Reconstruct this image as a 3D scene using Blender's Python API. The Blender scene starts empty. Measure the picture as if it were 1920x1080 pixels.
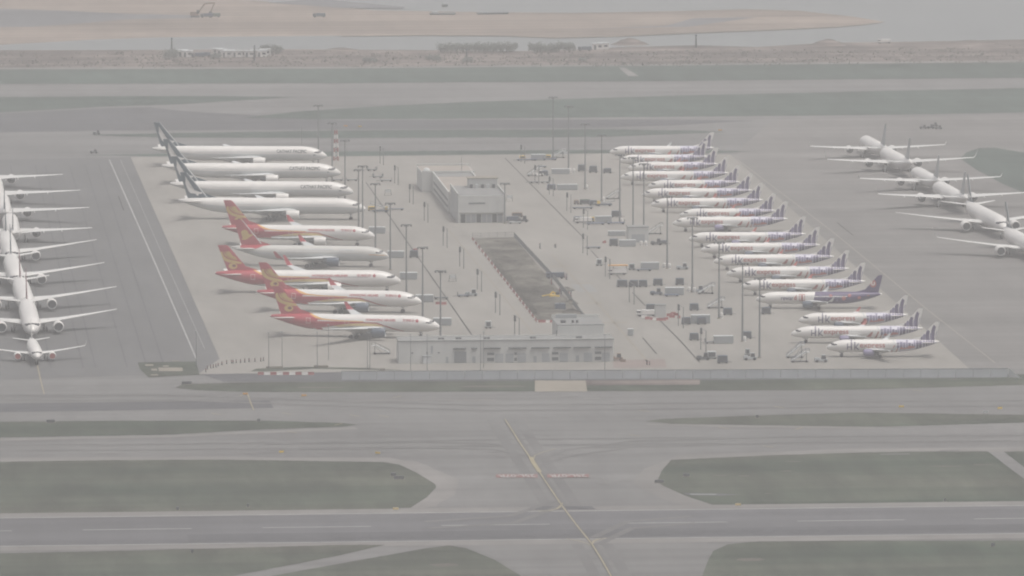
import bpy, bmesh, math, random
from mathutils import Vector, Matrix
random.seed(7)
R = math.radians
SC = bpy.context.scene
COL = SC.collection

# ------------------------------------------------------------------ camera
# A long lens on a hillside 300 m up, about 2.8 km from the apron.
# World x runs along the runways, y away from the camera, z up, metres.
FPX, CX, CY, CAMH = 14000.0, 960.0, 540.0, 300.0
PITCH, YAW = math.atan(1570.0 / FPX), R(4.94)
FH = Vector((math.sin(YAW), math.cos(YAW), 0))
RT = Vector((math.cos(YAW), -math.sin(YAW), 0))
FW = FH * math.cos(PITCH) - Vector((0, 0, math.sin(PITCH)))
UP = FH * math.sin(PITCH) + Vector((0, 0, math.cos(PITCH)))
cam = bpy.data.cameras.new('camera')
cam.sensor_width = 36.0
cam.lens = FPX / 1920.0 * 36.0
cam.clip_start, cam.clip_end = 5.0, 60000.0
camo = bpy.data.objects.new('camera', cam)
M4 = Matrix((RT, UP, -FW)).transposed().to_4x4()
M4.translation = (0, 0, CAMH)
camo.matrix_world = M4
COL.objects.link(camo)
SC.camera = camo


def G(px, py, z=0.0):
    """Where the sight line through a photo pixel meets height z."""
    d = RT * (px - CX) + UP * (CY - py) + FW * FPX
    t = (z - CAMH) / d.z
    return Vector((d.x * t, d.y * t, z))


def SCALE(py):
    d = UP * (CY - py) + FW * FPX
    return d.z / (0 - CAMH)          # photo pixels per metre at that row


# ------------------------------------------------------------------ light
SUN_EL, SUN_ROT = R(73), R(118)
w = bpy.data.worlds.new('World')
SC.world = w
w.use_nodes = True
nt = w.node_tree
bg = nt.nodes['Background']
sky = nt.nodes.new('ShaderNodeTexSky')
sky.sky_type = 'NISHITA'
sky.sun_disc = False
sky.sun_elevation, sky.sun_rotation = SUN_EL, SUN_ROT
sky.air_density, sky.dust_density, sky.ozone_density = 1.0, 6.0, 0.6
hs = nt.nodes.new('ShaderNodeHueSaturation')      # an overcast sky has little colour left
hs.inputs['Saturation'].default_value = 0.35
nt.links.new(sky.outputs[0], hs.inputs['Color'])
nt.links.new(hs.outputs[0], bg.inputs[0])
bg.inputs[1].default_value = 0.14
sl = bpy.data.lights.new('sun', 'SUN')
sl.energy, sl.angle, sl.color = 1.6, R(22), (1.0, 0.97, 0.91)
so = bpy.data.objects.new('sun', sl)
sd = Vector((math.sin(SUN_ROT) * math.cos(SUN_EL), math.cos(SUN_ROT) * math.cos(SUN_EL), math.sin(SUN_EL)))
so.rotation_euler = sd.to_track_quat('Z', 'Y').to_euler()
so.location = sd * 3000
COL.objects.link(so)
SC.view_settings.view_transform = 'Standard'
SC.view_settings.look = 'None'
SC.view_settings.gamma = 1.0
SC.view_settings.exposure = 0.02
SC.cycles.use_denoising = True
SC.cycles.max_bounces = 6
SC.cycles.volume_bounces = 1
SC.cycles.filter_width = 2.0

# ------------------------------------------------------------------ materials
MATS = {}


def mat(name, col, rough=0.6, var=0.0, scale=0.3, stretch=(1, 1, 1), spots=None, metal=0.0, spec=0.4, streak=0.0, col2=None, bump=0.0, mott=0.0):
    if name in MATS:
        return MATS[name]
    m = bpy.data.materials.new(name)
    m.use_nodes = True
    t = m.node_tree
    b = t.nodes['Principled BSDF']
    b.inputs['Roughness'].default_value = rough
    b.inputs['Metallic'].default_value = metal
    b.inputs['Specular IOR Level'].default_value = spec
    b.inputs['Base Color'].default_value = (*col, 1)
    if var > 0:
        tc = t.nodes.new('ShaderNodeTexCoord')
        mp = t.nodes.new('ShaderNodeMapping')
        mp.inputs['Scale'].default_value = stretch
        t.links.new(tc.outputs['Object'], mp.inputs[0])
        n1 = t.nodes.new('ShaderNodeTexNoise')
        n1.inputs['Scale'].default_value = scale
        n1.inputs['Detail'].default_value = 8
        n1.inputs['Roughness'].default_value = 0.62
        t.links.new(mp.outputs[0], n1.inputs['Vector'])
        r = t.nodes.new('ShaderNodeValToRGB')
        c2 = col2 or col
        e = r.color_ramp.elements
        e[0].position, e[1].position = 0.3, 0.72
        e[0].color = (*[max(0, c * (1 - var)) for c in col], 1)
        e[1].color = (*[c * (1 + var) for c in c2], 1)
        t.links.new(n1.outputs[0], r.inputs[0])
        out = r.outputs[0]
        if streak > 0:
            m2 = t.nodes.new('ShaderNodeMapping')
            m2.inputs['Scale'].default_value = (0.0035, 0.11, 1)
            t.links.new(tc.outputs['Object'], m2.inputs[0])
            n2 = t.nodes.new('ShaderNodeTexNoise')
            n2.inputs['Scale'].default_value = 1.0
            n2.inputs['Detail'].default_value = 5
            t.links.new(m2.outputs[0], n2.inputs['Vector'])
            mr = t.nodes.new('ShaderNodeMapRange')
            mr.inputs['From Min'].default_value, mr.inputs['From Max'].default_value = 0.3, 0.7
            mr.inputs['To Min'].default_value, mr.inputs['To Max'].default_value = 1 - streak, 1 + streak
            t.links.new(n2.outputs[0], mr.inputs[0])
            mx = t.nodes.new('ShaderNodeVectorMath')
            mx.operation = 'SCALE'
            t.links.new(out, mx.inputs[0])
            t.links.new(mr.outputs[0], mx.inputs['Scale'])
            out = mx.outputs[0]
        if mott > 0:
            for sc_, am in (((0.085, 0.016, 1), mott), ((0.013, 0.0022, 1), mott * .8)):
                m3 = t.nodes.new('ShaderNodeMapping')
                m3.inputs['Scale'].default_value = sc_
                m3.inputs['Location'].default_value = (len(name) * 3.7, 1.3, 0)
                t.links.new(tc.outputs['Object'], m3.inputs[0])
                n3 = t.nodes.new('ShaderNodeTexNoise')
                n3.inputs['Scale'].default_value = 1.0
                n3.inputs['Detail'].default_value = 6
                n3.inputs['Roughness'].default_value = .66
                t.links.new(m3.outputs[0], n3.inputs['Vector'])
                r3 = t.nodes.new('ShaderNodeMapRange')
                r3.inputs['From Min'].default_value, r3.inputs['From Max'].default_value = 0.32, 0.68
                r3.inputs['To Min'].default_value, r3.inputs['To Max'].default_value = 1 - am, 1 + am
                t.links.new(n3.outputs[0], r3.inputs[0])
                x3 = t.nodes.new('ShaderNodeVectorMath')
                x3.operation = 'SCALE'
                t.links.new(out, x3.inputs[0])
                t.links.new(r3.outputs[0], x3.inputs['Scale'])
                out = x3.outputs[0]
        t.links.new(out, b.inputs['Base Color'])
        if bump > 0:
            bp = t.nodes.new('ShaderNodeBump')
            bp.inputs['Strength'].default_value = bump
            t.links.new(n1.outputs[0], bp.inputs['Height'])
            t.links.new(bp.outputs[0], b.inputs['Normal'])
    MATS[name] = m
    return m


def pm(name, col, rough=0.35, var=0.05, scale=0.25):
    """aircraft and vehicle paint: slightly grubby"""
    return mat(name, col, rough, var, scale, spec=0.5)


WHITE = pm('white_paint', (0.66, 0.635, 0.605), 0.32, 0.05, 0.18)
OFFW = pm('faded_white_paint', (0.50, 0.485, 0.455), 0.4)
WINGW = pm('wing_white_paint', (0.56, 0.55, 0.53), 0.45)
LGREY = pm('light_grey_paint', (0.5, 0.51, 0.505), 0.4)
MGREY = pm('mid_grey_paint', (0.30, 0.315, 0.32), 0.45)
DGREY = pm('dark_grey_paint', (0.055, 0.06, 0.065), 0.5)
STEEL = mat('galvanised_steel', (0.15, 0.155, 0.16), 0.5, 0.15, 1.5)
RUBBER = mat('rubber', (0.015, 0.015, 0.016), 0.8, 0.2, 2.0)
GLASS = mat('dark_glass', (0.012, 0.014, 0.018), 0.15, 0.1, 1.0, spec=0.6)
NAVY = pm('slate_blue_paint', (0.062, 0.08, 0.112), 0.45, 0.15, 0.4)
BLUE = pm('dull_blue_paint', (0.06, 0.085, 0.15), 0.45, 0.15, 0.4)
TEAL = pm('deep_green_blue_paint', (0.012, 0.045, 0.070), 0.35)
RED = pm('airline_red_paint', (0.36, 0.03, 0.045), 0.35)
GOLD = pm('airline_gold_paint', (0.5, 0.34, 0.1), 0.35)
ORANGE = pm('amber_paint', (0.62, 0.32, 0.08), 0.35)
CREAM = pm('pale_gold_paint', (0.62, 0.47, 0.22), 0.35)
DKRED = pm('maroon_paint', (0.16, 0.012, 0.03), 0.35)
DEEP = pm('deep_purple_paint', (0.055, 0.03, 0.11), 0.35)
PURPLE = pm('purple_paint', (0.075, 0.055, 0.13), 0.35)
VIOLET = pm('violet_grey_paint', (0.17, 0.145, 0.25), 0.35)
LILAC = pm('lilac_paint', (0.52, 0.5, 0.57), 0.35)
SKYRED = pm('coral_red_paint', (0.36, 0.085, 0.07), 0.35)
YELLOW = pm('yellow_paint', (0.62, 0.42, 0.05), 0.45)
BARRED = pm('barrier_red', (0.27, 0.07, 0.065), 0.5)
BROWNP = pm('worn_brown_paint', (0.20, 0.13, 0.09), 0.6, 0.2)
DKGREEN = pm('dull_green_paint', (0.10, 0.13, 0.10), 0.5, 0.2)

ASPH = mat('taxiway_asphalt', (0.1363, 0.133, 0.1297), 0.85, 0.17, 0.016, (0.35, 1, 1), streak=0.14, spec=0.2, mott=0.09)
DASPH = mat('dark_asphalt', (0.0763, 0.0763, 0.08066), 0.85, 0.16, 0.02, (0.4, 1, 1), streak=0.10, spec=0.2, mott=0.09)
RWY = mat('runway_asphalt', (0.0981, 0.09701, 0.1014), 0.85, 0.14, 0.02, (0.2, 1, 1), streak=0.14, spec=0.2, mott=0.08)
APASPH = mat('stand_asphalt', (0.1068, 0.1057, 0.1057), 0.85, 0.14, 0.018, (1.0, 0.3, 1), spec=0.2, mott=0.08)
BRASPH = mat('brownish_asphalt', (0.1493, 0.1417, 0.1352), 0.85, 0.16, 0.014, (0.4, 1, 1), streak=0.12, spec=0.2, mott=0.09)
SHOULD = mat('pale_shoulder_asphalt', (0.169, 0.1602, 0.1526), 0.85, 0.14, 0.02, (0.3, 1, 1), streak=0.12, spec=0.2, mott=0.09)
CONC = mat('apron_concrete', (0.222, 0.209, 0.189), 0.85, 0.12, 0.016, (1.0, 0.5, 1), spec=0.2, mott=0.1)
CONCL = mat('pale_concrete', (0.218, 0.194, 0.158), 0.85, 0.12, 0.05, spec=0.2, mott=0.06)
GRASS = mat('short_grass', (0.036, 0.055, 0.0365), 0.95, 0.22, 0.022, (0.22, 1, 1), spec=0.1, col2=(0.060, 0.061, 0.046), streak=0.2, mott=0.32)
GRASSFAR = mat('far_grass', (0.0545, 0.07412, 0.06322), 0.95, 0.2, 0.012, (0.3, 1, 1), spec=0.1, streak=0.12, mott=0.2)
SAND = mat('dredged_sand', (0.1962, 0.1591, 0.133), 0.95, 0.35, 0.012, (0.25, 1, 1), spec=0.1, streak=0.25, mott=0.1)
EARTH = mat('bare_shore_earth', (0.1254, 0.1036, 0.09374), 0.95, 0.6, 0.05, (0.3, 1, 1), spec=0.1, streak=0.35, mott=0.25)
MUD = mat('wet_mud', (0.1199, 0.1199, 0.1243), 0.8, 0.2, 0.02, (0.3, 1, 1), spec=0.2, mott=0.1)
SOIL = mat('excavated_soil', (0.066, 0.063, 0.056), 0.95, 0.45, 0.07, (0.5, 1, 1), spec=0.0, col2=(0.105, 0.098, 0.084), bump=0.3, mott=0.6)
WATER = mat('sea_water', (0.135, 0.143, 0.138), 0.35, 0.08, 0.004, (0.3, 1, 1), spec=0.6)
LINEW = mat('white_line_paint', (0.3, 0.3, 0.29), 0.7, 0.2, 0.15, spec=0.3)
LINEY = mat('yellow_line_paint', (0.27, 0.23, 0.14), 0.7, 0.2, 0.15, spec=0.3)
LINER = mat('red_marking_paint', (0.185, 0.085, 0.078), 0.7, 0.2, 0.15, spec=0.3)
WALLG = mat('pale_grey_cladding', (0.4796, 0.4796, 0.4578), 0.7, 0.08, 0.25, (1, 1, 0.3))
ROOFT = mat('tan_roof', (0.2725, 0.2398, 0.2071), 0.85, 0.10, 0.08)
ROOFG = mat('grey_roof', (0.1962, 0.1962, 0.1908), 0.85, 0.12, 0.12)
FENCEM = mat('blue_grey_fence_panel', (0.43, 0.445, 0.455), 0.6, 0.12, 0.06)
LEAF = mat('dusty_leaves', (0.13, 0.14, 0.125), 0.9, 0.4, 0.6)
BARK = mat('bark', (0.06, 0.05, 0.04), 0.9, 0.3, 2.0)


SLOT = mat('black_slot', (0.045, 0.045, 0.045), 1.0, .2, .5, spec=0.0)  # shade inside the drain slots put into the colour; tyre marks share it


# ------------------------------------------------------------------ helpers
def tag(o, label=None, cat=None, group=None, kind=None):
    if label: o['label'] = label
    if cat: o['category'] = cat
    if group: o['group'] = group
    if kind: o['kind'] = kind
    return o


def empty(name, loc, rz=0.0, label=None, cat=None, group=None):
    o = bpy.data.objects.new(name, None)
    o.empty_display_size = 2
    COL.objects.link(o)
    o.location = loc
    o.rotation_euler = (0, 0, rz)
    return tag(o, label, cat, group)


def children(o):
    return [c for c in bpy.data.objects if c.parent == o]


KIDS = {}


def link_child(o, parent):
    o.parent = parent
    KIDS.setdefault(parent.name, []).append(o)


def copy_tree(o, parent=None):
    c = o.copy()
    COL.objects.link(c)
    if parent is not None:
        link_child(c, parent)
    for ch in KIDS.get(o.name, []):
        copy_tree(ch, c)
    return c


class MB:
    """collects faces for ONE mesh object"""

    def __init__(self):
        self.v, self.f, self.m, self.mats = [], [], [], []

    def mi(self, m):
        if m is None: m = WHITE
        if m not in self.mats: self.mats.append(m)
        return self.mats.index(m)

    def add(self, vs, fs, m=None):
        b, k = len(self.v), self.mi(m)
        self.v += [tuple(x) for x in vs]
        for f in fs:
            self.f.append([b + i for i in f])
            self.m.append(k)
        return self

    def box(self, x0, x1, y0, y1, z0, z1, m=None, taper=0.0):
        t = taper
        vs = [(x0, y0, z0), (x1, y0, z0), (x1, y1, z0), (x0, y1, z0),
              (x0 + t, y0 + t, z1), (x1 - t, y0 + t, z1), (x1 - t, y1 - t, z1), (x0 + t, y1 - t, z1)]
        return self.add(vs, [(3, 2, 1, 0), (4, 5, 6, 7), (0, 1, 5, 4), (1, 2, 6, 5), (2, 3, 7, 6), (3, 0, 4, 7)], m)

    def bar(self, a, b, wd, m=None, hd=None):
        a, b = Vector(a), Vector(b)
        d = (b - a).normalized()
        u = d.cross(Vector((0, 0, 1)))
        if u.length < 1e-4: u = Vector((1, 0, 0))
        u.normalize()
        n = u.cross(d)
        hd = hd or wd
        vs = []
        for p in (a, b):
            for su, sn in ((-1, -1), (1, -1), (1, 1), (-1, 1)):
                vs.append(p + u * su * wd / 2 + n * sn * hd / 2)
        return self.add(vs, [(3, 2, 1, 0), (4, 5, 6, 7), (0, 1, 5, 4), (1, 2, 6, 5), (2, 3, 7, 6), (3, 0, 4, 7)], m)

    def rings(self, rings, m=None, cap0=True, cap1=True):
        n = len(rings[0])
        vs = [p for r in rings for p in r]
        fs = []
        for i in range(len(rings) - 1):
            for j in range(n):
                k = (j + 1) % n
                fs.append((i * n + j, i * n + k, (i + 1) * n + k, (i + 1) * n + j))
        if cap0: fs.append(tuple(reversed(range(n))))
        if cap1: fs.append(tuple((len(rings) - 1) * n + j for j in range(n)))
        return self.add(vs, fs, m)

    def cone(self, a, b, r0, r1, m=None, n=12):
        a, b = Vector(a), Vector(b)
        d = (b - a).normalized()
        u = d.orthogonal().normalized()
        v = d.cross(u)
        rr = []
        for p, r in ((a, r0), (b, r1)):
            rr.append([p + (u * math.cos(2 * math.pi * i / n) + v * math.sin(2 * math.pi * i / n)) * r for i in range(n)])
        return self.rings(rr, m)

    def lathe(self, a, d, prof, m=None, n=20, cap0=True, cap1=True):
        a, d = Vector(a), Vector(d).normalized()
        u = d.orthogonal().normalized()
        v = d.cross(u)
        rr = [[a + d * t + (u * math.cos(2 * math.pi * i / n) + v * math.sin(2 * math.pi * i / n)) * r for i in range(n)] for t, r in prof]
        return self.rings(rr, m, cap0, cap1)

    def poly(self, pts, z, m=None):
        return self.add([(p[0], p[1], z) for p in pts], [tuple(range(len(pts)))], m)

    def build(self, name, parent=None, smooth=False, loc=None):
        me = bpy.data.meshes.new(name)
        me.from_pydata(self.v, [], self.f)
        for m in (self.mats or [WHITE]): me.materials.append(m)
        for p, k in zip(me.polygons, self.m): p.material_index = k
        bm = bmesh.new()
        bm.from_mesh(me)
        bmesh.ops.recalc_face_normals(bm, faces=bm.faces)
        bm.to_mesh(me)
        bm.free()
        me.update()
        if smooth:
            me.polygons.foreach_set('use_smooth', [True] * len(me.polygons))
            try: me.set_sharp_from_angle(angle=R(40))
            except Exception: pass
        o = bpy.data.objects.new(name, me)
        COL.objects.link(o)
        if parent is not None: link_child(o, parent)
        if loc is not None: o.location = loc
        return o


def patch(name, px, level, m, label=None, cat=None, kind='structure', world=False):
    """a flat sheet on the ground, `level` steps above the base sheet"""
    pts = [Vector((p[0], p[1], 0)) for p in px] if world else [G(*p) for p in px]
    z = 0.02 * level
    me = bpy.data.meshes.new(name)
    me.from_pydata([(p.x, p.y, z) for p in pts], [], [tuple(range(len(pts)))])
    bm = bmesh.new(); bm.from_mesh(me)
    for f in bm.faces:
        f.normal_update()
        if f.normal.z < 0: f.normal_flip()
    bmesh.ops.triangulate(bm, faces=bm.faces)
    bm.to_mesh(me); bm.free()
    me.materials.append(m)
    o = bpy.data.objects.new(name, me)
    COL.objects.link(o)
    return tag(o, label, cat, None, kind)


def smooth_pts(pts, n=5):
    """Catmull-Rom through the points, closed"""
    out, k = [], len(pts)
    for i in range(k):
        p0, p1, p2, p3 = (pts[(i + j - 1) % k] for j in range(4))
        for q in range(n):
            t = q / n
            out.append(tuple(0.5 * ((2 * b) + (-a + c) * t + (2 * a - 5 * b + 4 * c - d) * t * t + (-a + 3 * b - 3 * c + d) * t ** 3)
                             for a, b, c, d in zip(p0, p1, p2, p3)))
    return out


def ribbon(pts, wd):
    """polygon outline of a strip of width wd along world points"""
    L, Rr = [], []
    for i, p in enumerate(pts):
        a = pts[max(0, i - 1)]; b = pts[min(len(pts) - 1, i + 1)]
        d = Vector((b[0] - a[0], b[1] - a[1], 0)).normalized()
        n = Vector((-d.y, d.x, 0)) * wd / 2
        L.append((p[0] + n.x, p[1] + n.y)); Rr.append((p[0] - n.x, p[1] - n.y))
    return L, Rr


def strip(name, pts, wd, level, m, label=None, cat=None, kind='structure'):
    L, Rr = ribbon(pts, wd)
    n = len(L)
    z = 0.02 * level
    mb = MB()
    mb.add([(x, y, z) for x, y in L] + [(x, y, z) for x, y in Rr], [(i, n + i, n + i + 1, i + 1) for i in range(n - 1)], m)
    o = mb.build(name)
    if o.data.polygons and o.data.polygons[0].normal.z < 0: o.data.flip_normals()
    return tag(o, label, cat, None, kind)


def ordinal(i):
    return ['first', 'second', 'third', 'fourth', 'fifth', 'sixth', 'seventh', 'eighth', 'ninth', 'tenth', 'eleventh', 'twelfth',
            'thirteenth', 'fourteenth', 'fifteenth', 'sixteenth', 'seventeenth', 'eighteenth', 'nineteenth', 'twentieth'][i]


def place(i, n, what='end'):
    """tells one of n apart, counted from the far end or the near end"""
    if i == 0: return 'farthest from the camera'
    if i == n - 1: return 'nearest the camera'
    if i <= n // 2: return ordinal(i) + ' from the far end'
    return ordinal(n - 1 - i) + ' from the near end'
# ------------------------------------------------------------------ aircraft
def cabin_mat(name, dark, clear):
    m = mat(name, dark, .3)
    t = m.node_tree
    tc = t.nodes.new('ShaderNodeTexCoord'); sx = t.nodes.new('ShaderNodeSeparateXYZ')
    t.links.new(tc.outputs['Object'], sx.inputs[0])
    a = t.nodes.new('ShaderNodeMath'); a.operation = 'PINGPONG'; a.inputs[1].default_value = .4
    b = t.nodes.new('ShaderNodeMath'); b.operation = 'GREATER_THAN'; b.inputs[1].default_value = .2
    t.links.new(sx.outputs[0], a.inputs[0]); t.links.new(a.outputs[0], b.inputs[0])
    mx = t.nodes.new('ShaderNodeMix'); mx.data_type = 'RGBA'
    mx.inputs[6].default_value = (*clear, 1); mx.inputs[7].default_value = (*dark, 1)
    t.links.new(b.outputs[0], mx.inputs[0])
    t.links.new(mx.outputs[2], t.nodes['Principled BSDF'].inputs['Base Color'])
    return m


CABIN = cabin_mat('shaded_cabin_windows', (.50, .50, .49), (.69, .67, .64))  # low contrast row, windows only slightly darker than the skin
CABIND = cabin_mat('dark_cabin_windows', (.15, .15, .16), (.69, .67, .64))
NOSE = [(0, -.17, .012, .012), (.03, -.168, .075, .08), (.10, -.155, .15, .16), (.22, -.13, .225, .24), (.42, -.095, .305, .335),
        (.70, -.055, .385, .415), (1.0, -.025, .445, .465), (1.35, -.006, .484, .492), (1.8, 0, .5, .5)]
TAIL = [(3.4, 0, .5, .5), (2.9, .012, .487, .492), (2.3, .05, .447, .452), (1.7, .11, .375, .385), (1.1, .185, .28, .28),
        (.6, .25, .19, .185), (.25, .29, .115, .11), (.04, .308, .07, .06), (0, .31, .045, .04)]


def lerp_tab(tab, x):
    if x <= tab[0][0]: return tab[0][1:]
    for a, b in zip(tab, tab[1:]):
        if x <= b[0]:
            t = (x - a[0]) / (b[0] - a[0])
            return tuple(p + (q - p) * t for p, q in zip(a[1:], b[1:]))
    return tab[-1][1:]


SPEC = {
    # L length, D fuselage depth, zc axis height, b half span, wing LE at axis, chords root/kink/tip, kink y, LE sweep,
    # fin (root LE, root TE, tip LE, tip TE as s; tip z), stab half span, engine (s front, y, z, diameter, length)
    'a320': dict(L=37.57, D=4.14, zc=3.80, b=17.0, sw=11.6, ch=(7.2, 4.0, 1.5), ky=6.3, sweep=27, dih=4.6,
                 fin=(30.3, 36.2, 36.2, 37.65, 11.76), sb=6.2, ss=30.9, sc=(4.0, 1.5), eng=(12.0, 5.75, 2.05, 2.3, 4.4),
                 ng=5.07, mg=17.7, mgy=3.8, wr=.58, bog=1, wlet=1.6),
    'a321': dict(L=44.51, D=4.14, zc=3.80, b=17.0, sw=15.9, ch=(7.2, 4.0, 1.5), ky=6.3, sweep=27, dih=4.6,
                 fin=(37.24, 43.14, 43.14, 44.6, 11.76), sb=6.2, ss=37.8, sc=(4.0, 1.5), eng=(16.2, 5.75, 2.05, 2.3, 4.4),
                 ng=5.07, mg=22.0, mgy=3.8, wr=.6, bog=1, wlet=1.6),
    'a332': dict(L=58.8, D=5.64, zc=4.95, b=29.0, sw=17.2, ch=(11.5, 6.9, 2.4), ky=9.4, sweep=31.5, dih=4.2,
                 fin=(46.6, 55.0, 54.8, 58.0, 17.0), sb=9.7, ss=48.6, sc=(6.0, 2.2), eng=(17.2, 9.37, 2.75, 3.1, 5.6),
                 ng=6.7, mg=28.9, mgy=5.35, wr=.7, bog=2, wlet=2.6),
    'a359': dict(L=66.8, D=6.0, zc=5.1, b=31.0, sw=20.0, ch=(12.5, 7.6, 2.2), ky=10.5, sweep=33, dih=4.6,
                 fin=(54.0, 62.0, 62.2, 65.8, 17.05), sb=9.4, ss=55.6, sc=(6.4, 2.4), eng=(21.0, 10.5, 2.9, 3.5, 6.0),
                 ng=5.1, mg=33.8, mgy=5.3, wr=.7, bog=2, wlet=3.6),
    'b773': dict(L=73.9, D=6.2, zc=5.4, b=30.4, sw=25.0, ch=(14.6, 8.6, 1.6), ky=9.8, sweep=34, dih=4.2,
                 fin=(61.8, 70.2, 70.6, 73.3, 18.3), sb=10.7, ss=63.2, sc=(7.0, 2.4), eng=(25.2, 9.7, 2.75, 3.5, 6.3),
                 ng=5.9, mg=37.1, mgy=5.5, wr=.68, bog=3, wlet=0),
}
SPEC['b77w'] = dict(SPEC['b773'], b=33.4, sweep=33, dih=3.6)
SPEC['b77s'] = dict(SPEC['b773'], dih=4.0)
SPEC['a33r'] = dict(SPEC['a332'], dih=4.2, wlet=1.6)
SPEC['a35r'] = dict(SPEC['a359'], dih=4.6)


class Body:
    def __init__(self, kind):
        self.k = kind
        for a, b in SPEC[kind].items(): setattr(self, a, b)
        self.x0 = 0.45 * self.L            # nose tip at +x0

    def prof(self, s):
        D = self.D
        if s < 1.8 * D: zo, rz, ry = lerp_tab(NOSE, s / D)
        else: zo, rz, ry = lerp_tab(TAIL[::-1], (self.L - s) / D) if (self.L - s) < 3.4 * D else (0, .5, .5)
        return zo * D, rz * D, ry * D

    def on(self, s, h, side, eps=.035):
        """point on the skin: s back from the nose, h -1..1 up the side"""
        zo, rz, ry = self.prof(s)
        h = max(-1, min(1, h))
        y = math.sqrt(max(0, 1 - h * h))
        return Vector((self.x0 - s, side * (ry + eps) * y, self.zc + zo + (rz + eps) * h))

    def zh(self, z): return (z - self.zc) / (self.D / 2)

    # fin half thickness at (s, z)
    def finedge(self, v):
        a, b, c, d, zt = self.fin
        return a + (c - a) * v, b + (d - b) * v

    def finpt(self, u, v, side, eps=.03):
        le, te = self.finedge(v)
        ch = te - le
        zr = self.zc + self.D * .40
        z = zr + (self.fin[4] - zr) * v
        u = min(1, max(0, u))
        y = .6 * (.2969 * math.sqrt(u) - .126 * u - .3516 * u * u + .2843 * u ** 3 - .1036 * u ** 4)
        return Vector((self.x0 - (le + u * ch), side * (.62 * ch * y + eps), z))

    def fin_uv(self, s, z):
        zr = self.zc + self.D * .40
        v = (z - zr) / (self.fin[4] - zr)
        le, te = self.finedge(v)
        return (s - le) / (te - le), v


def cut_poly(polys, cuts_x, cuts_y):
    """2-D polygons -> bmesh cut along grid lines so it can be wrapped"""
    bm = bmesh.new()
    for p in polys:
        vs = [bm.verts.new((a, b, 0)) for a, b in p]
        try: bm.faces.new(vs)
        except ValueError: pass
    bmesh.ops.triangulate(bm, faces=bm.faces[:])
    for x in cuts_x:
        bmesh.ops.bisect_plane(bm, geom=bm.verts[:] + bm.edges[:] + bm.faces[:], plane_co=(x, 0, 0), plane_no=(1, 0, 0))
    for y in cuts_y:
        bmesh.ops.bisect_plane(bm, geom=bm.verts[:] + bm.edges[:] + bm.faces[:], plane_co=(0, y, 0), plane_no=(0, 1, 0))
    return bm


HCUTS = [math.cos(R(a)) for a in range(10, 180, 12)]


def wrap_bm(B, bm, name, m, parent, sides=(-1,), where='body', eps=.035):
    mb = MB()
    bm.verts.index_update()
    for sd in sides:
        if where == 'body': vs = [B.on(v.co.x, v.co.y, sd, eps) for v in bm.verts]
        else: vs = [B.finpt(v.co.x, v.co.y, sd, eps) for v in bm.verts]
        mb.add(vs, [[v.index for v in f.verts] for f in bm.faces], m)
    me_o = mb.build(name, parent)
    # make every face look outward
    me = me_o.data
    b2 = bmesh.new(); b2.from_mesh(me)
    for f in b2.faces:
        f.normal_update()
        c = f.calc_center_median()
        if where == 'body':
            zo, rz, ry = B.prof(B.x0 - c.x)
            out = Vector((0, c.y, c.z - B.zc - zo))
        else: out = Vector((0, c.y, 0))
        if f.normal.dot(out) < 0: f.normal_flip()
    b2.to_mesh(me); b2.free()
    return me_o


def decal(B, name, polys, m, parent, sides=(-1, 1), eps=.035):
    xs = [p[0] for q in polys for p in q]
    lo, hi = min(xs), max(xs)
    step = 1.2
    cx = [lo + step * i for i in range(1, int((hi - lo) / step) + 1)]
    bm = cut_poly(polys, cx, HCUTS)
    o = wrap_bm(B, bm, name, m, parent, sides, 'body', eps)
    bm.free()
    return o


def findecal(B, name, polys, m, parent, sides=(-1, 1), eps=.03):
    bm = cut_poly(polys, [.02, .06, .12, .2, .3, .45, .6, .75, .9], [])
    o = wrap_bm(B, bm, name, m, parent, sides, 'fin', eps)
    bm.free()
    return o


def text_polys(body, size=1.0, sx=1.0, bold=0.0):
    cu = bpy.data.curves.new('lettering', 'FONT')
    cu.body = body
    cu.size = size
    cu.offset = bold
    o = bpy.data.objects.new('lettering', cu)
    COL.objects.link(o)
    dg = bpy.context.evaluated_depsgraph_get()
    me = bpy.data.meshes.new_from_object(o.evaluated_get(dg))
    polys = [[(me.vertices[i].co.x * sx, me.vertices[i].co.y) for i in p.vertices] for p in me.polygons]
    bpy.data.objects.remove(o)
    bpy.data.curves.remove(cu)
    bpy.data.meshes.remove(me)
    return polys


def fit(polys, x0, x1, y0, y1):
    """scale 2-D polygons into a box"""
    xs = [p[0] for q in polys for p in q]; ys = [p[1] for q in polys for p in q]
    a, b, c, d = min(xs), max(xs), min(ys), max(ys)
    return [[(x0 + (p[0] - a) / (b - a) * (x1 - x0), y0 + (p[1] - c) / (d - c) * (y1 - y0)) for p in q] for q in polys]


def body_text(B, name, txt, s0, s1, z0, z1, m, parent, nose_right=True, bold=0.0):
    """writing on the side the camera sees; nose_right: the nose points right seen from there"""
    polys = fit(text_polys(txt, bold=bold), 0, 1, B.zh(z0), B.zh(z1))
    a, b = (s1, s0) if nose_right else (s0, s1)
    polys = [[(a + (b - a) * p[0], p[1]) for p in q] for q in polys]
    return decal(B, name, polys, m, parent, (-1,) if nose_right else (1,), .06)


def airfoil(n=7, t=.12):
    up = []
    for i in range(n + 1):
        u = (1 - math.cos(math.pi * i / n)) / 2
        y = 5 * t * (.2969 * math.sqrt(u) - .126 * u - .3516 * u * u + .2843 * u ** 3 - .1036 * u ** 4)
        up.append((u, y))
    return up + [(u, -y * .8) for u, y in reversed(up[1:-1])]


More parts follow.
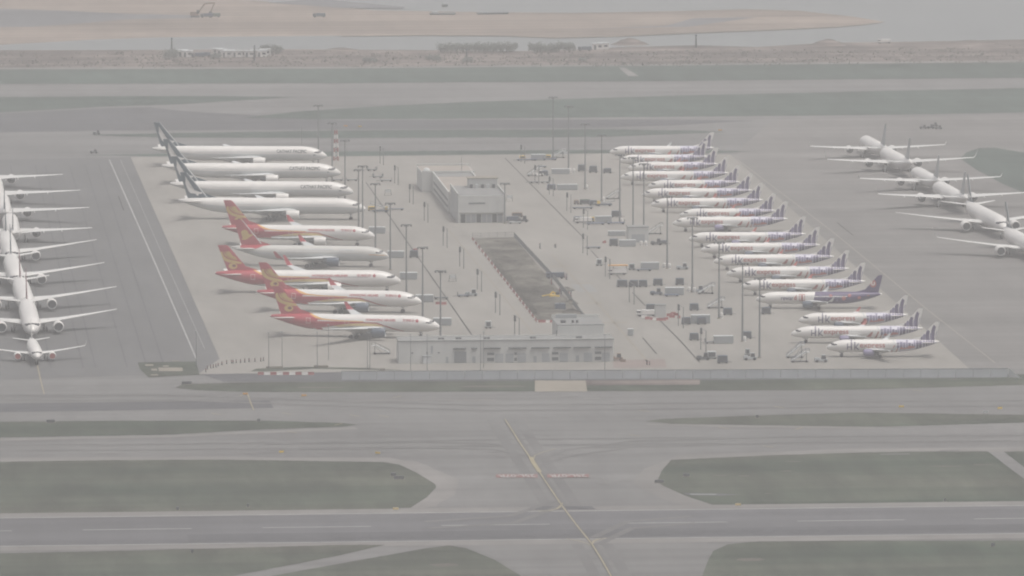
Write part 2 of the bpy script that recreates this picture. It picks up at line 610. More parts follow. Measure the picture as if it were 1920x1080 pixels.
def rect_windows(s0, s1, h0, h1, pitch, wd, gaps=()):
    out, s = [], s0
    while s < s1:
        if not any(a < s < b for a, b in gaps): out.append([(s, h0), (s + wd, h0), (s + wd, h1), (s, h1)])
        s += pitch
    return out


def build_aircraft(kind, loc, rz, label, group, body=WHITE, belly=None, fin=WHITE, wing=LGREY, engine=WHITE, stab=WHITE, tipcol=None,
                  intake=DGREY, nose_right=True, livery=None, fins=None):
    B = Body(kind)
    root = empty('parked_airliner', loc, rz, label, 'airliner', group)
    D, L, x0 = B.D, B.L, B.x0
    # fuselage
    mb = MB()
    st = [t[0] * D for t in NOSE] + [D * (.06), D * .3, D * .55, D * .85, D * 1.17, D * 1.55]
    s = 1.8 * D
    while s < L - 3.4 * D: st.append(s); s += 1.9
    st += [L - t[0] * D for t in TAIL] + [L - q * D for q in (3.1, 2.6, 2.0, 1.4, .85, .4)]
    st = sorted(set(st))
    n = 28
    rings = []
    for s in st:
        zo, rz_, ry = B.prof(s)
        rings.append([(x0 - s, ry * math.sin(2 * math.pi * i / n), B.zc + zo + rz_ * math.cos(2 * math.pi * i / n)) for i in range(n)])
    if belly is None: mb.rings(rings, body)
    else:
        mb.mi(body); kb = mb.mi(belly)
        mb.rings(rings, body)
        for q, f in enumerate(mb.f):
            if len(f) == 4 and sum(1 for i in f if math.cos(2 * math.pi * (i % n) / n) < .12) >= 3: mb.m[q] = kb
    # wing-to-body fairing
    s0, s1 = B.sw - .4, B.sw + B.ch[0] * 1.45
    fr = []
    for i in range(11):
        t = i / 10
        k = math.sin(math.pi * min(1, max(0, t))) ** .5
        hw, hh = D * .46 * k + .02, D * .22 * k + .02
        cz = B.zc - D * .36
        fr.append([(x0 - (s0 + (s1 - s0) * t), hw * math.cos(2 * math.pi * j / 14), cz + hh * math.sin(2 * math.pi * j / 14) - .05 * D * k) for j in range(14)])
    mb.rings(fr, belly or body)
    mb.build('fuselage', root, True)
    # wings
    af = airfoil()
    tl = math.tan(R(B.sweep)); td = math.tan(R(B.dih))
    zr = B.zc - D * .27
    for sd in (-1, 1):
        mb = MB()
        secs = []
        for y, c, tc in ((D * .30, B.ch[0] * .98, .13), (B.ky, B.ch[1], .115), (B.ky + (B.b - B.ky) * .5, (B.ch[1] + B.ch[2]) / 2, .105), (B.b, B.ch[2], .10)):
            secs.append((y, B.sw + y * tl, c, zr + (y - D * .3) * td + 0.0016 * y * y * (30 / B.b) * .4, tc, 0))
        secs_r = []
        for y, sle, c, z, tc, _ in secs: secs_r.append([(x0 - sle - u * c, sd * y, z + v * c * tc / .12) for u, v in af])
        mb.rings(secs_r, wing, True, B.wlet == 0)
        y, sle, c, z, tc, _ = secs[-1]
        # flap track fairings
        for fy in (B.ky * .75, B.ky * 1.25, B.ky + (B.b - B.ky) * .45):
            t = (fy - D * .3) / (B.b - D * .3)
            cc = B.ch[0] + (B.ch[1] - B.ch[0]) * min(1, fy / B.ky) if fy < B.ky else B.ch[1] + (B.ch[2] - B.ch[1]) * (fy - B.ky) / (B.b - B.ky)
            xs_ = x0 - (B.sw + fy * tl + cc * .55)
            zz = zr + (fy - D * .3) * td + 0.0016 * fy * fy * (30 / B.b) * .4 - .25
            mb.lathe((xs_, sd * fy, zz), (-1, 0, -.06), [(0, .05), (cc * .25, .26), (cc * .5, .24), (cc * .68, .03)], wing, 8)
        wo = mb.build('wing', root, True)
        if B.wlet:
            m2 = MB()
            wl = B.wlet
            w2 = []
            for f_, dy, dz, cf in ((0, 0, 0, 1), (.35, .35, .25, .8), (.7, .55, .62, .6), (1, .68, 1, .38)):
                c2 = c * cf
                w2.append([(x0 - (sle + (1 - cf) * c * 1.0 + wl * .45 * f_) - u * c2, sd * (y + dy * wl * .55 + v * c2 * .4 * f_), z + wl * dz + v * c2 * (1 - f_)) for u, v in af])
            m2.rings(w2, tipcol or wing)
            m2.build('winglet', wo, True)
        # engine
        es, ey, ez, ed, el = B.eng
        mb = MB()
        xf = x0 - es
        r = ed / 2
        mb.lathe((xf, sd * ey, ez), (-1, 0, 0), [(.0, r * .86), (.06, r * .93), (.35, r * 1.0), (el * .3, r * 1.06), (el * .6, r * 1.02), (el * .8, r * .97), (el * .8, r * .90)], engine, 24, False, False)
        mb.lathe((xf, sd * ey, ez), (-1, 0, 0), [(.0, r * .86), (.3, r * .80), (.9, r * .80)], MGREY, 24, False, False)
        mb.lathe((xf - el * .78, sd * ey, ez), (-1, 0, 0), [(0, r * .91), (el * .02, r * .62), (el * .3, r * .36), (el * .42, r * .08)], DGREY, 20, True, True)
        # pylon
        zt = zr + (ey - D * .3) * td
        lesx = x0 - (B.sw + ey * tl)
        mb.add([(xf - el * .2, sd * ey - .2, ez + r * .9), (xf - el * .2, sd * ey + .2, ez + r * .9), (lesx - B.ch[1] * .5, sd * ey + .2, zt - .2), (lesx - B.ch[1] * .5, sd * ey - .2, zt - .2),
                (xf - el * .25, sd * ey - .14, ez + r * 1.12), (xf - el * .25, sd * ey + .14, ez + r * 1.12), (lesx - .2, sd * ey + .2, zt + .22), (lesx - .2, sd * ey - .2, zt + .22)],
               [(0, 1, 2, 3), (4, 7, 6, 5), (0, 4, 5, 1), (1, 5, 6, 2), (2, 6, 7, 3), (3, 7, 4, 0)], engine)
        eo = mb.build('engine', root, True)
        mb = MB()
        mb.lathe((xf - (.12 if intake in (SKYRED,) else .75), sd * ey, ez), (-1, 0, 0), [(0, r * .05), (.05, r * (.88 if intake in (SKYRED,) else .80)), (.12, r * .80)], intake, 20)
        mb.build('intake', eo, True)
    # fin
    mb = MB()
    fr = []
    for v in (-.12, 0, .33, .66, .95, 1.0):
        le, te = B.finedge(v)
        z = B.finpt(0, v, 1)[2]
        c = te - le
        if v == 1.0: le += c * .12; c *= .86
        fr.append([(x0 - le - u * c, y * c * .62, z) for u, y in af])
    mb.rings(fr, fin)
    # dorsal fillet
    a = B.fin[0]
    zt = B.zc + D * .49
    mb.add([(x0 - (a - D * .55), 0, zt - .06), (x0 - (a + D * .5), .28, zt - .25), (x0 - (a + D * .5), -.28, zt - .25), (x0 - B.finedge(.22)[0] - .25, 0, B.finpt(0, .22, 1)[2])],
           [(0, 1, 3), (0, 3, 2), (1, 2, 3), (0, 2, 1)], fin)
    fo = mb.build('tail_fin', root, True)
    # stabilisers
    for sd in (-1, 1):
        mb = MB()
        t2 = math.tan(R(34))
        zs = B.zc + D * .24
        rr = []
        for y, c in ((D * .1, B.sc[0] * 1.02), (B.sb * .55, (B.sc[0] + B.sc[1]) / 2), (B.sb, B.sc[1])):
            rr.append([(x0 - (B.ss + y * t2) - u * c, sd * y, zs + y * .10 + v * c * .8) for u, v in af])
        mb.rings(rr, stab)
        mb.build('tailplane', root, True)
    # gear
    def gear(name, s, ys, wheels):
        for y in ys:
            mb = MB()
            top = B.zc - D * .42
            mb.cone((x0 - s, y, .45), (x0 - s, y * .9, top), .13 * D / 4 + .04, .18 * D / 4 + .04, LGREY, 8)
            mb.bar((x0 - s + .1, y, .9), (x0 - s + D * .3, y * .9, top), .12, LGREY)
            mb.box(x0 - s - .7, x0 - s + .7, y - .03, y + .03, top - .9, top + .1, body)
            go = mb.build(name, root, True)
            for wx, wy in wheels:
                m2 = MB()
                m2.cone((x0 - s + wx, y + wy - .2, B.wr), (x0 - s + wx, y + wy + .2, B.wr), B.wr, B.wr, RUBBER, 14)
                m2.build('wheel', go)
    gear('nose_gear', B.ng, (0,), [(0, -.3), (0, .3)])
    wl = {1: [0], 2: [-.95, .95], 3: [-1.45, 0, 1.45]}[B.bog]
    gear('main_gear', B.mg, (-B.mgy, B.mgy), [(q, p) for q in wl for p in (-.5, .5)])
    # glazing
    f = .82 if kind[0] == 'b' else 1
    decal(B, 'cockpit_windows', [[(.40 * D, .60), (.44 * D, .86), (.53 * D, .93), (.60 * D, .70), (.78 * D, .56), (.84 * D, .34), (.60 * D, .34)],
                                 [(.385 * D, .70), (.345 * D, 1.0), (.47 * D, 1.0), (.455 * D, .90)]], GLASS, root, (-1, 1), .03)
    wz0 = .22
    gp = [(B.fin[0] - 6, L)]
    for sd in (-1, 1): decal(B, 'window_row', [[(1.9 * D, wz0), (L - 3.0 * D, wz0), (L - 3.0 * D, wz0 + .17 * 4 / D), (1.9 * D, wz0 + .17 * 4 / D)]], CABIN if kind != 'a359' else CABIND, root, (sd,), .045)
    if livery: livery(B, root, fo, nose_right)
    return root


PROTO = {}


def make_aircraft(kind, loc, rz, label, group, *a):
    key = (kind,) + tuple(x.name if isinstance(x, bpy.types.Material) else x for x in a)
    if key not in PROTO:
        PROTO[key] = build_aircraft(kind, loc, rz, label, group, *a)
        return PROTO[key]
    c = copy_tree(PROTO[key])
    c.location, c.rotation_euler = loc, (0, 0, rz)
    return tag(c, label, 'airliner', group)


def outline(a, b, c, d, t):
    """rectangle outline in (s, h) as four strips"""
    return [[(a, c), (b, c), (b, c + t), (a, c + t)], [(a, d - t), (b, d - t), (b, d), (a, d)],
            [(a, c), (a + t * 2, c), (a + t * 2, d), (a, d)], [(b - t * 2, c), (b, c), (b, d), (b - t * 2, d)]]


# --- paint schemes -------------------------------------------------------
def liv_green(text=True):
    def f(B, root, fo, nr):
        def q(x, y):
            v = (430 - y) / 345
            le, te = 580 - 335 * v, 300 - 125 * v
            return ((le - x) / (le - te), v)
        swoosh = [(238, 130), (252, 200), (282, 245), (322, 285), (380, 318), (440, 338), (482, 345), (478, 362), (440, 366), (418, 364), (432, 392),
                  (415, 382), (395, 362), (330, 357), (300, 325), (272, 272), (252, 225)]
        findecal(B, 'tail_emblem', [[q(*p) for p in swoosh]], WHITE, fo)
        findecal(B, 'leading_edge', [[(-.0, .02), (.055, .02), (.08, .99), (-.0, .99)]], LGREY, fo, (-1, 1), .05)
        if text: body_text(B, 'lettering', 'CATHAY PACIFIC', 8.4, 21.0, 5.95, 7.25, DGREY, root, nr, .03)
        if text: decal(B, 'nose_mark', [[(4.2, -.02), (5.6, -.18), (5.3, .0), (6.4, .14)]], TEAL, root, (-1,), .06)
    return f


def zq(X, Y):
    s = (2840 - X) / 44.4
    z = 7.77 + (512 - Y) / 44.4
    return s, z


def liv_red(kind):
    def f(B, root, fo, nr):
        ds = B.L - 58.8
        k = 1.0
        S = lambda s: s + ds * (1 if s > 30 else s / 30)
        P = lambda pts: [[(S(s), h) for s, h in pts]]
        red = [(45.0, 1.0), (43.6, .78), (42.4, .52), (40.4, .36), (36, .255), (32, .215), (27, .18), (27, .04), (30, .0), (33, -.12), (36.5, -.32),
               (41, -.62), (44.5, -.88), (47, -1.0), (58.0, -1), (58.7, 0), (58.2, 1)]
        decal(B, 'tail_paint', P(red), RED, root)
        band = [(44.3, 1.0), (42.2, .76), (40.4, .54), (36, .40), (32, .34), (26, .29), (26, .20), (32, .24), (36, .28), (40.4, .385), (42.6, .56), (44.0, .82), (45.0, 1.0)]
        decal(B, 'gold_band', P(band), ORANGE, root, (-1, 1), .05)
        sweep_u = [(27, .19), (24, .18), (21.3, .15), (19.8, -.02), (17.6, -.26), (15.6, -.50), (13.6, -.70), (12.0, -.84)]
        sweep_l = [(12.2, -.90), (13.8, -.79), (15.9, -.61), (17.9, -.37), (20.1, -.12), (21.6, .03), (24, .07), (27, .08)]
        decal(B, 'red_sweep', P(sweep_u + sweep_l), RED, root, (-1, 1), .05)
        cr = [(36.5, -.32), (33, -.12), (30, .0), (27, .04), (24, .05), (21.8, .02), (20.2, -.12), (18.6, -.30), (21, -.30), (25, -.26), (30, -.30), (34, -.42)]
        decal(B, 'pale_gold_sweep', P(cr), CREAM, root, (-1, 1), .045)
        decal(B, 'door', [p for a in (44.3, 31.0) for p in outline(S(a), S(a) + 1.5, -.18, .52, .05)], WHITE, root, (-1, 1), .065)
        # phoenix scrolls on the fin
        U = lambda pts: [B.fin_uv(zq(*p)[0] + ds, zq(*p)[1] + (B.fin[4] - 17.0) - .25) for p in pts]
        polys = [smooth_pts(U([(322, 205), (316, 250), (340, 305), (395, 345), (480, 372), (560, 382), (640, 388), (660, 374), (600, 350), (520, 332), (440, 312), (392, 280), (362, 235), (350, 195)]), 3)]
        for off in (0, 1, 2):
            a = [(372 + 30 * off, 190 - 6 * off), (390 + 27 * off, 240 - 10 * off), (440 + 18 * off, 280 - 14 * off), (520 + 6 * off, 303 - 16 * off), (590 - 14 * off, 312 - 18 * off)]
            b = [(x - 3, y + 13) for x, y in reversed(a)]
            polys.append(U(a + b))
        polys.append(U([(448, 190), (470, 195), (498, 235), (490, 243), (462, 222)]))
        ring = [(520 + 70 * math.cos(t * math.pi / 9), 425 + 50 * math.sin(t * math.pi / 9)) for t in range(18)]
        polys.append(U(ring))
        findecal(B, 'tail_emblem', polys, GOLD, fo)
        eye = [(536 + 30 * math.cos(t * math.pi / 7), 420 + 22 * math.sin(t * math.pi / 7)) for t in range(14)]
        findecal(B, 'emblem_eye', [U(eye)], DKRED, fo, (-1, 1), .06)
        z0 = B.zc + .40 * B.D / 5.64 * 2.6
        body_text(B, 'lettering', 'HONGKONG AIRLINES', S(15.0), S(25.1), B.zc + .92, B.zc + 1.68, RED, root, nr, .03)
        body_text(B, 'chinese_lettering', '香港航空', S(8.4), S(12.5), B.zc + .9, B.zc + 1.8, RED, root, nr, .004)
        fl = []
        for q in range(5):
            a = 2 * math.pi * q / 5 + math.pi / 2
            c = (S(7.5) + .33 * math.cos(a), B.zh(B.zc + 1.32) + .33 * math.sin(a) / 2.82)
            fl.append([(c[0] + .26 * math.cos(t * math.pi / 4), c[1] + .26 * math.sin(t * math.pi / 4) / 2.82) for t in range(8)])
        decal(B, 'flower_mark', fl, RED, root, (-1,), .06)
    return f


def liv_bird(B, root, fo, nr):
    decal(B, 'tail_paint', [[(44.5, 1.0), (47.0, .86), (49.3, .42), (52.5, .30), (55.4, .30), (55.4, 1.0)]], RED, root)
    # bird-like Y mark: an open ring with a wing
    m = lambda X, Y: B.fin_uv((729 - (300 + X / 8)) / 5.08, 7.77 + (464 - (330 + Y / 8)) / 5.08)
    c = [(1185, 890), (1200, 862), (1245, 848), (1285, 862), (1306, 905), (1325, 922), (1385, 905), (1350, 940), (1305, 965), (1290, 985), (1250, 1002), (1210, 1000), (1188, 978), (1215, 985), (1245, 972), (1256, 940), (1245, 905), (1215, 892)]
    findecal(B, 'tail_emblem', [[m(*p) for p in c]], GOLD, fo)
    findecal(B, 'leading_edge', [[(-.0, .1), (.05, .1), (.07, .99), (-.0, .99)]], LGREY, fo, (-1, 1), .05)
    decal(B, 'nose_stripe', [[(.4, .28), (3.2, .02), (7.0, -.06), (7.0, .02), (3.2, .12), (.5, .42)]], ORANGE, root, (-1, 1), .05)
    decal(B, 'painted_out_title', [[(12.5, .48), (18.0, .48), (18.0, .62), (12.5, .62)], [(20.5, .50), (31, .50), (31, .64), (20.5, .64)]], LGREY, root, (-1,), .05)


def towers(B, s0, s1, rnd):
    out, s = [], s0
    while s < s1:
        wd = rnd.uniform(.5, .95)
        out.append((s, min(s1, s + wd)))
        s += wd + rnd.uniform(.14, .3)
    return out


def liv_skyline(B, root, fo, nr):
    L = B.L
    rnd = random.Random(11)
    decal(B, 'rear_paint', [[(L - 14.4, 1), (L - 14.4, -.2), (L - 13.4, -1), (L - 3.2, -1), (L - .9, -.6), (L - .9, .2), (L - 6.5, .9), (L - 8, 1)]], LILAC, root)
    dark, mid = [], []
    for a, b in towers(B, L - 14.2, L - 1.6, rnd):
        t = (a - (L - 14.2)) / 12.6
        top = .30 + .62 * rnd.random() if t < .52 else .9
        bot = -.62 + .35 * rnd.random() if t < .45 else -.8
        (dark if rnd.random() < .55 else mid).append([(a, bot), (b, bot), (b, top), (a, top)])
    decal(B, 'skyline_towers', dark, PURPLE, root, (1,), .05)
    decal(B, 'skyline_blocks', mid, VIOLET, root, (1,), .055)
    decal(B, 'boat_band', [[(L - 13.4, -.52), (L - 8.2, -.52), (L - 8.4, -.22), (L - 9.4, -.26), (L - 9.8, -.02), (L - 10.4, -.02), (L - 10.6, -.26), (L - 12.2, -.28), (L - 12.6, -.06), (L - 13.1, -.28)]],
          SKYRED, root, (1,), .065)
    decal(B, 'red_slash', [[(L - 15.2, .16), (L - 14.75, .16), (L - 15.75, -.98), (L - 16.3, -.98)], [(L - 14.1, -.35), (L - 13.8, -.30), (L - 14.3, -1), (L - 14.7, -1)]], SKYRED, root, (-1, 1), .05)
    decal(B, 'grey_edge', [[(L - 15.7, 1), (L - 15.3, 1), (L - 14.55, .2), (L - 14.85, .14)]], LGREY, root, (-1, 1), .045)  # grey livery strip where the white front section ends
    # towers on the fin
    fp, fm = [], []
    for s0, s1, zt, cl in ((L - 7.3, L - 6.5, 6.4, 1), (L - 6.4, L - 5.6, 7.0, 0), (L - 5.5, L - 4.6, 7.7, 1), (L - 4.45, L - 3.15, 9.0, 0), (L - 3.05, L - 2.4, 8.1, 1), (L - 2.3, L - 1.15, 10.5, 0), (L - 1.1, L - .45, 8.7, 1)):
        zb = 5.35
        sm = (s0 + s1) / 2
        pts = [(s0, zb), (s1, zb), (s1, zt - .35), (sm + .15, zt), (sm - .1, zt + (.35 if zt > 10 else 0)), (s0, zt - .45)]
        (fm if cl else fp).append([B.fin_uv(*p) for p in pts])
    ok = lambda P: [[(min(.97, max(.02, u)), max(.0, v)) for u, v in q] for q in P]
    findecal(B, 'fin_towers', ok(fp), PURPLE, fo)
    findecal(B, 'fin_blocks', ok(fm), VIOLET, fo)
    # name on the side: tall H and K drawn as towers, the rest in coral
    z = B.zh
    hk = [[(6.75, z(2.75)), (7.05, z(2.75)), (7.05, z(4.75)), (6.75, z(4.75))], [(7.05, z(3.45)), (8.0, z(3.45)), (8.0, z(3.75)), (7.05, z(3.75))],
          [(8.0, z(2.6)), (8.38, z(2.6)), (8.38, z(5.84)), (8.12, z(5.84)), (8.0, z(5.4))], [(9.15, z(2.7)), (9.5, z(2.7)), (9.5, z(5.3)), (9.15, z(5.2))],
          [(9.5, z(3.55)), (10.45, z(4.75)), (10.8, z(4.75)), (9.85, z(3.6)), (10.9, z(2.65)), (10.45, z(2.65)), (9.5, z(3.4))]]
    decal(B, 'tall_lettering', hk, DEEP, root, (1,), .06)
    body_text(B, 'lettering', 'express', 11.0, 19.4, 2.85, 4.55, SKYRED, root, nr, .012)


def liv_purple(B, root, fo, nr):
    L = B.L
    decal(B, 'rear_paint', [[(L - 23.6, 1), (L - 24.6, -1), (L - 3.0, -1), (L - .7, -.5), (L - .6, .5), (L - 1.2, 1)]], DEEP, root)
    rnd = random.Random(5)
    dots, d2 = [], []
    for s, h, r in ((L - 21.8, .35, .45), (L - 19.6, -.15, .35), (L - 18.2, .42, .55), (L - 16, -.35, .4), (L - 13.6, 0, .75), (L - 11.6, .45, .6), (L - 8.2, -.1, .65), (L - 4.9, .2, .62)):
        ci = [(s + r * math.cos(t * math.pi / 7), h + r * math.sin(t * math.pi / 7) / 2.07) for t in range(14)]
        (dots if r > .5 else d2).append(ci)
    decal(B, 'round_marks', dots, SKYRED, root, (-1, 1), .05)
    decal(B, 'pale_marks', d2, VIOLET, root, (-1, 1), .05)
    u = fit(text_polys('U', bold=.06), 0, 1, 0, 1)
    f = lambda a, b, c, d: [[B.fin_uv(a + (b - a) * p[0], c + (d - c) * p[1]) for p in q] for q in u]
    findecal(B, 'fin_patch', [[B.fin_uv(L - 3.2 + 1.15 * math.cos(t * math.pi / 8), 8.75 + 1.35 * math.sin(t * math.pi / 8)) for t in range(16)]], SKYRED, fo, (-1, 1), .03)
    findecal(B, 'fin_lettering', f(L - 3.9, L - 2.6, 8.1, 9.4), WHITE, fo, (1,), .06)
    body_text(B, 'lettering', 'rewar', 8.8, 13.2, 3.2, 4.2, DEEP, root, nr, .015)
    body_text(B, 'red_lettering', 'd', 13.4, 14.3, 3.2, 4.9, SKYRED, root, nr, .035)
    decal(B, 'red_lettering', outline(15.2, 17.2, B.zh(2.9), B.zh(5.2), .09) + [[(15.9, B.zh(3.2)), (16.5, B.zh(3.2)), (16.5, B.zh(4.9)), (15.9, B.zh(4.9))]], SKYRED, root, (1,), .06)


def nose_at(kind, px, py, zn, psi):
    """aircraft origin for a nose tip seen at a photo pixel, heading psi (degrees, world)"""
    B = Body(kind)
    p = G(px, py, zn)
    d = Vector((math.cos(R(psi)), math.sin(R(psi)), 0))
    o = p - d * B.x0
    return (o.x, o.y, 0)


CAMX = -4.94      # world bearing of the photo's own left-to-right direction
# four big twins, row by the far left of the stands
G1 = 'white long airliners with dark green tails'
GREEN_T, GREEN_P = liv_green(True), liv_green(False)
RED_A, RED_B = liv_red('a332'), liv_red('a359')
cath = [(613, 293, -3), (639, 325, -1.5), (662.5, 360, -3), (686, 392, -4)]
for i, (px, py, dh) in enumerate(cath):
    make_aircraft('b773', nose_at('b773', px, py, 4.3, CAMX + dh), R(CAMX + dh),
                  ['long white airliner with a dark green tail, farthest of the four in its row', 'long white airliner with a dark green tail, second of its four from the far end',
                   'long white airliner with a dark green tail, third of its four from the far end', 'long white airliner with dark green tail and no big name, nearest of its four'][i],
                  G1, WHITE, LGREY, TEAL, LGREY, WHITE, WHITE, None, DGREY, True, GREEN_T if i < 3 else GREEN_P)
G2 = 'white airliners with red tails'
make_aircraft('a332', nose_at('a332', 702.5, 442.5, 4.0, CAMX - 7), R(CAMX - 7), 'red tailed airliner with gold scrolls, farthest of its row, next to a green tailed jet', G2, WHITE, None, RED, LGREY, WHITE, WHITE, RED, DGREY, True, RED_A)
make_aircraft('a332', nose_at('a332', 729, 481, 4.0, CAMX - 7), R(CAMX - 7), 'plain off-white airliner with red fin, gold bird mark and amber nose stripe', G2, OFFW, LGREY, RED, LGREY, NAVY, WHITE, RED, DGREY, True, liv_bird)
make_aircraft('a359', nose_at('a359', 752, 527, 4.2, CAMX - 1), R(CAMX - 1), 'red tailed airliner reaching farthest left of its row, with clear dark cabin windows', G2, WHITE, None, RED, LGREY, WHITE, WHITE, RED, DGREY, True, RED_B)
make_aircraft('a332', nose_at('a332', 790.6, 566, 4.0, CAMX - 8.5), R(CAMX - 8.5), 'red tailed airliner with gold scrolls, second nearest of its row, red fin overlapped by another', G2, WHITE, None, RED, LGREY, NAVY, WHITE, RED, NAVY, True, RED_A)
make_aircraft('a332', nose_at('a332', 825, 613, 4.0, CAMX - 9), R(CAMX - 9), 'red tailed airliner with gold scrolls, nearest of its row, slate covers on its engines', G2, WHITE, None, RED, LGREY, NAVY, WHITE, RED, NAVY, True, RED_A)
# narrow bodies with the skyline tails
G3 = 'white narrow airliners with purple skyline tails'
small = [('a321', 1142.5, 285.6), ('a320', 1160, 302), ('a320', 1177, 316), ('a321', 1163, 333), ('a320', 1214, 350), ('a321', 1203, 365.6), ('a321', 1220, 384),
         ('a320', 1274, 404), ('a321', 1261, 419.5), ('a321', 1290.6, 448.7), ('a321', 1314, 469), ('a321', 1337.5, 491), ('a321', 1362, 514), ('a321', 1389, 538),
         ('a321', 1417, 562), ('a320', 1497, 601.3), ('a321', 1483, 626.5), ('a320', 1549.6, 652)]
for i, (k, px, py) in enumerate(small):
    psi = 180 + CAMX + (0.5 if i > 8 else -0.6)
    u = i == 14
    lab = {14: 'white airliner with dark purple rear half and purple fin marked with a white U', 15: 'short white airliner with skyline tail parked on the near side of the dark purple one',
           16: 'longer white airliner with skyline tail between two short ones at the near end', 17: 'short white airliner with skyline tail, nearest the camera on the right hand row'}.get(i)
    if not lab:
        lab = ('longer' if k == 'a321' else 'shorter') + ' white airliner with purple skyline tail, ' + (place(0, 18) if i == 0 else ordinal(i) + ' from the far end')
    make_aircraft(k, nose_at(k, px, py, 3.1, psi), R(psi), lab, G3, WHITE, None, DEEP if u else WHITE, LGREY, VIOLET if i in (8, 9, 16, 17) else NAVY, DEEP if u else WHITE,
                  SKYRED if 0 < i < 17 and not u else None, DGREY, False, liv_purple if u else liv_skyline)
# queue on the right taxiway
G4 = 'white wide airliners parked in line on the right'
def tail_at(kind, px, py, zt, psi):
    B = Body(kind)
    p = G(px, py, zt)
    d = Vector((math.cos(R(psi)), math.sin(R(psi)), 0))
    o = p + d * (B.L - B.x0)
    return (o.x, o.y, 0)
for i, (k, px, py) in enumerate([('a33r', 1662, 279), ('a35r', 1708, 305), ('a33r', 1762, 340), ('a35r', 1812, 371)]):
    z = 6.6 if k == 'a33r' else 7.0
    make_aircraft(k, tail_at(k, px, py, z, 92), R(92), 'white airliner turned away from us, ' + ['farthest of the right hand line', 'second from the far end of the right line', 'third from the far end of the right line', 'tail to tail with one facing us on the right'][i],
                  G4, WHITE, None, MGREY, WINGW, WHITE, WINGW, None, DGREY, True, None)
make_aircraft('b77w', nose_at('b77w', 1884, 429, 4.3, -87), R(-87), 'big white airliner on the right facing the camera with a round open engine', G4, WHITE, None, TEAL, WINGW, WHITE, WINGW, None, DGREY, True, GREEN_P)
make_aircraft('a35r', nose_at('a35r', 1951, 475, 4.2, -87), R(-87), 'white airliner with upturned wing tip cut off by the right edge of the view', G4, WHITE, None, TEAL, WINGW, WHITE, WINGW, None, DGREY, True, GREEN_P)
# column on the left
G5 = 'white airliners parked in line on the left'
left = [('b77s', 'T', -20, 336, 90), ('b77w', 'T', -4, 366, 90), ('b77w', 'T', 9, 399, 90), ('b77s', 'T', 25, 438, 90),
        ('b77w', 'N', 23, 487, -89), ('b77w', 'N', 33, 532, -89), ('b77w', 'N', 51, 579, -89), ('b77s', 'N', 61, 622, -89.5), ('a320', 'N', 70, 670, -88)]
for i, (k, e, px, py, psi) in enumerate(left):
    if e == 'T': loc = tail_at(k, px, py, 7.2, psi)
    else: loc = nose_at(k, px, py, 4.2 if k != 'a320' else 3.1, psi)
    lab = ['white wing and engine of the airliner farthest along the left edge', 'white airliner at the left edge, second wing from the far end', 'white airliner turned away at the left edge, third wing from the far end',
           'white airliner turned away at the left edge, tail to tail with one facing us', 'white airliner on the left facing the camera, farthest of those facing us', 'white airliner on the left facing us, fourth from the near end',
           'white airliner on the left facing us with large engine, third from the near end', 'white airliner on the left facing us right behind the small one with red engine covers',
           'small white airliner with red engine covers, nearest in the left hand line'][i]
    make_aircraft(k, loc, R(psi), lab, G5, WHITE, None, TEAL if i < 6 else (DKRED if i < 8 else WHITE), WINGW, WHITE, WINGW, None, SKYRED if i == 8 else DGREY, True, None)
# ------------------------------------------------------------------ ground, water, pavements
def pxs(*a): return list(a)


sea = MB().poly([(-9000, 200), (9000, 200), (9000, 16000), (-9000, 16000)], -1.5, WATER).build('sea_water')
tag(sea, kind='structure')
gy = G(960, 92).y
gr = MB().poly([(-7000, 300), (7000, 300), (7000, gy - 60), (-7000, gy - 60)], 0, ASPH).build('ground')
tag(gr, kind='structure')

# far side: shore earth, sand bank, shallow strip
sh = [(-900, 93), (0, 94), (200, 94), (420, 93), (520, 92), (640, 93), (800, 94), (960, 96), (1080, 93), (1180, 88), (1300, 85), (1420, 88), (1560, 80), (1720, 78), (1920, 74), (2900, 66)]
patch('shore_ground', sh + [(2900, 126), (1920, 133), (-900, 134)], 1, EARTH)
patch('sand_bank', [(-900, 82), (0, 80), (200, 73), (320, 67), (640, 63.5), (800, 62), (940, 63), (1040, 67), (1160, 64), (1300, 58), (1450, 52), (1560, 47), (1620, 42), (1660, 37), (1600, 27), (1500, 16), (1400, 13), (1250, 17),
                    (1080, 20), (900, 18.5), (700, 15), (640, 9), (560, 4), (480, -3), (300, -12), (-900, -14)], -60, SAND)
patch('mud_flat', [(0, 12), (120, 16), (240, 22), (360, 24), (360, 30), (240, 32), (150, 40), (60, 46), (-200, 48), (-200, 16)], -58, MUD)
patch('mud_flat', [(1010, 53), (1150, 49), (1290, 46), (1420, 28), (1300, 30), (1250, 44), (1100, 50)], -58, MUD)
patch('mud_flat', [(500, 1), (600, -6), (760, 9), (755, 12), (640, 11)], -56, MUD)
patch('water_shallows', [(0, 80), (180, 70), (300, 66), (640, 63), (640, 88), (420, 90), (100, 91), (0, 92)], -55, WATER)

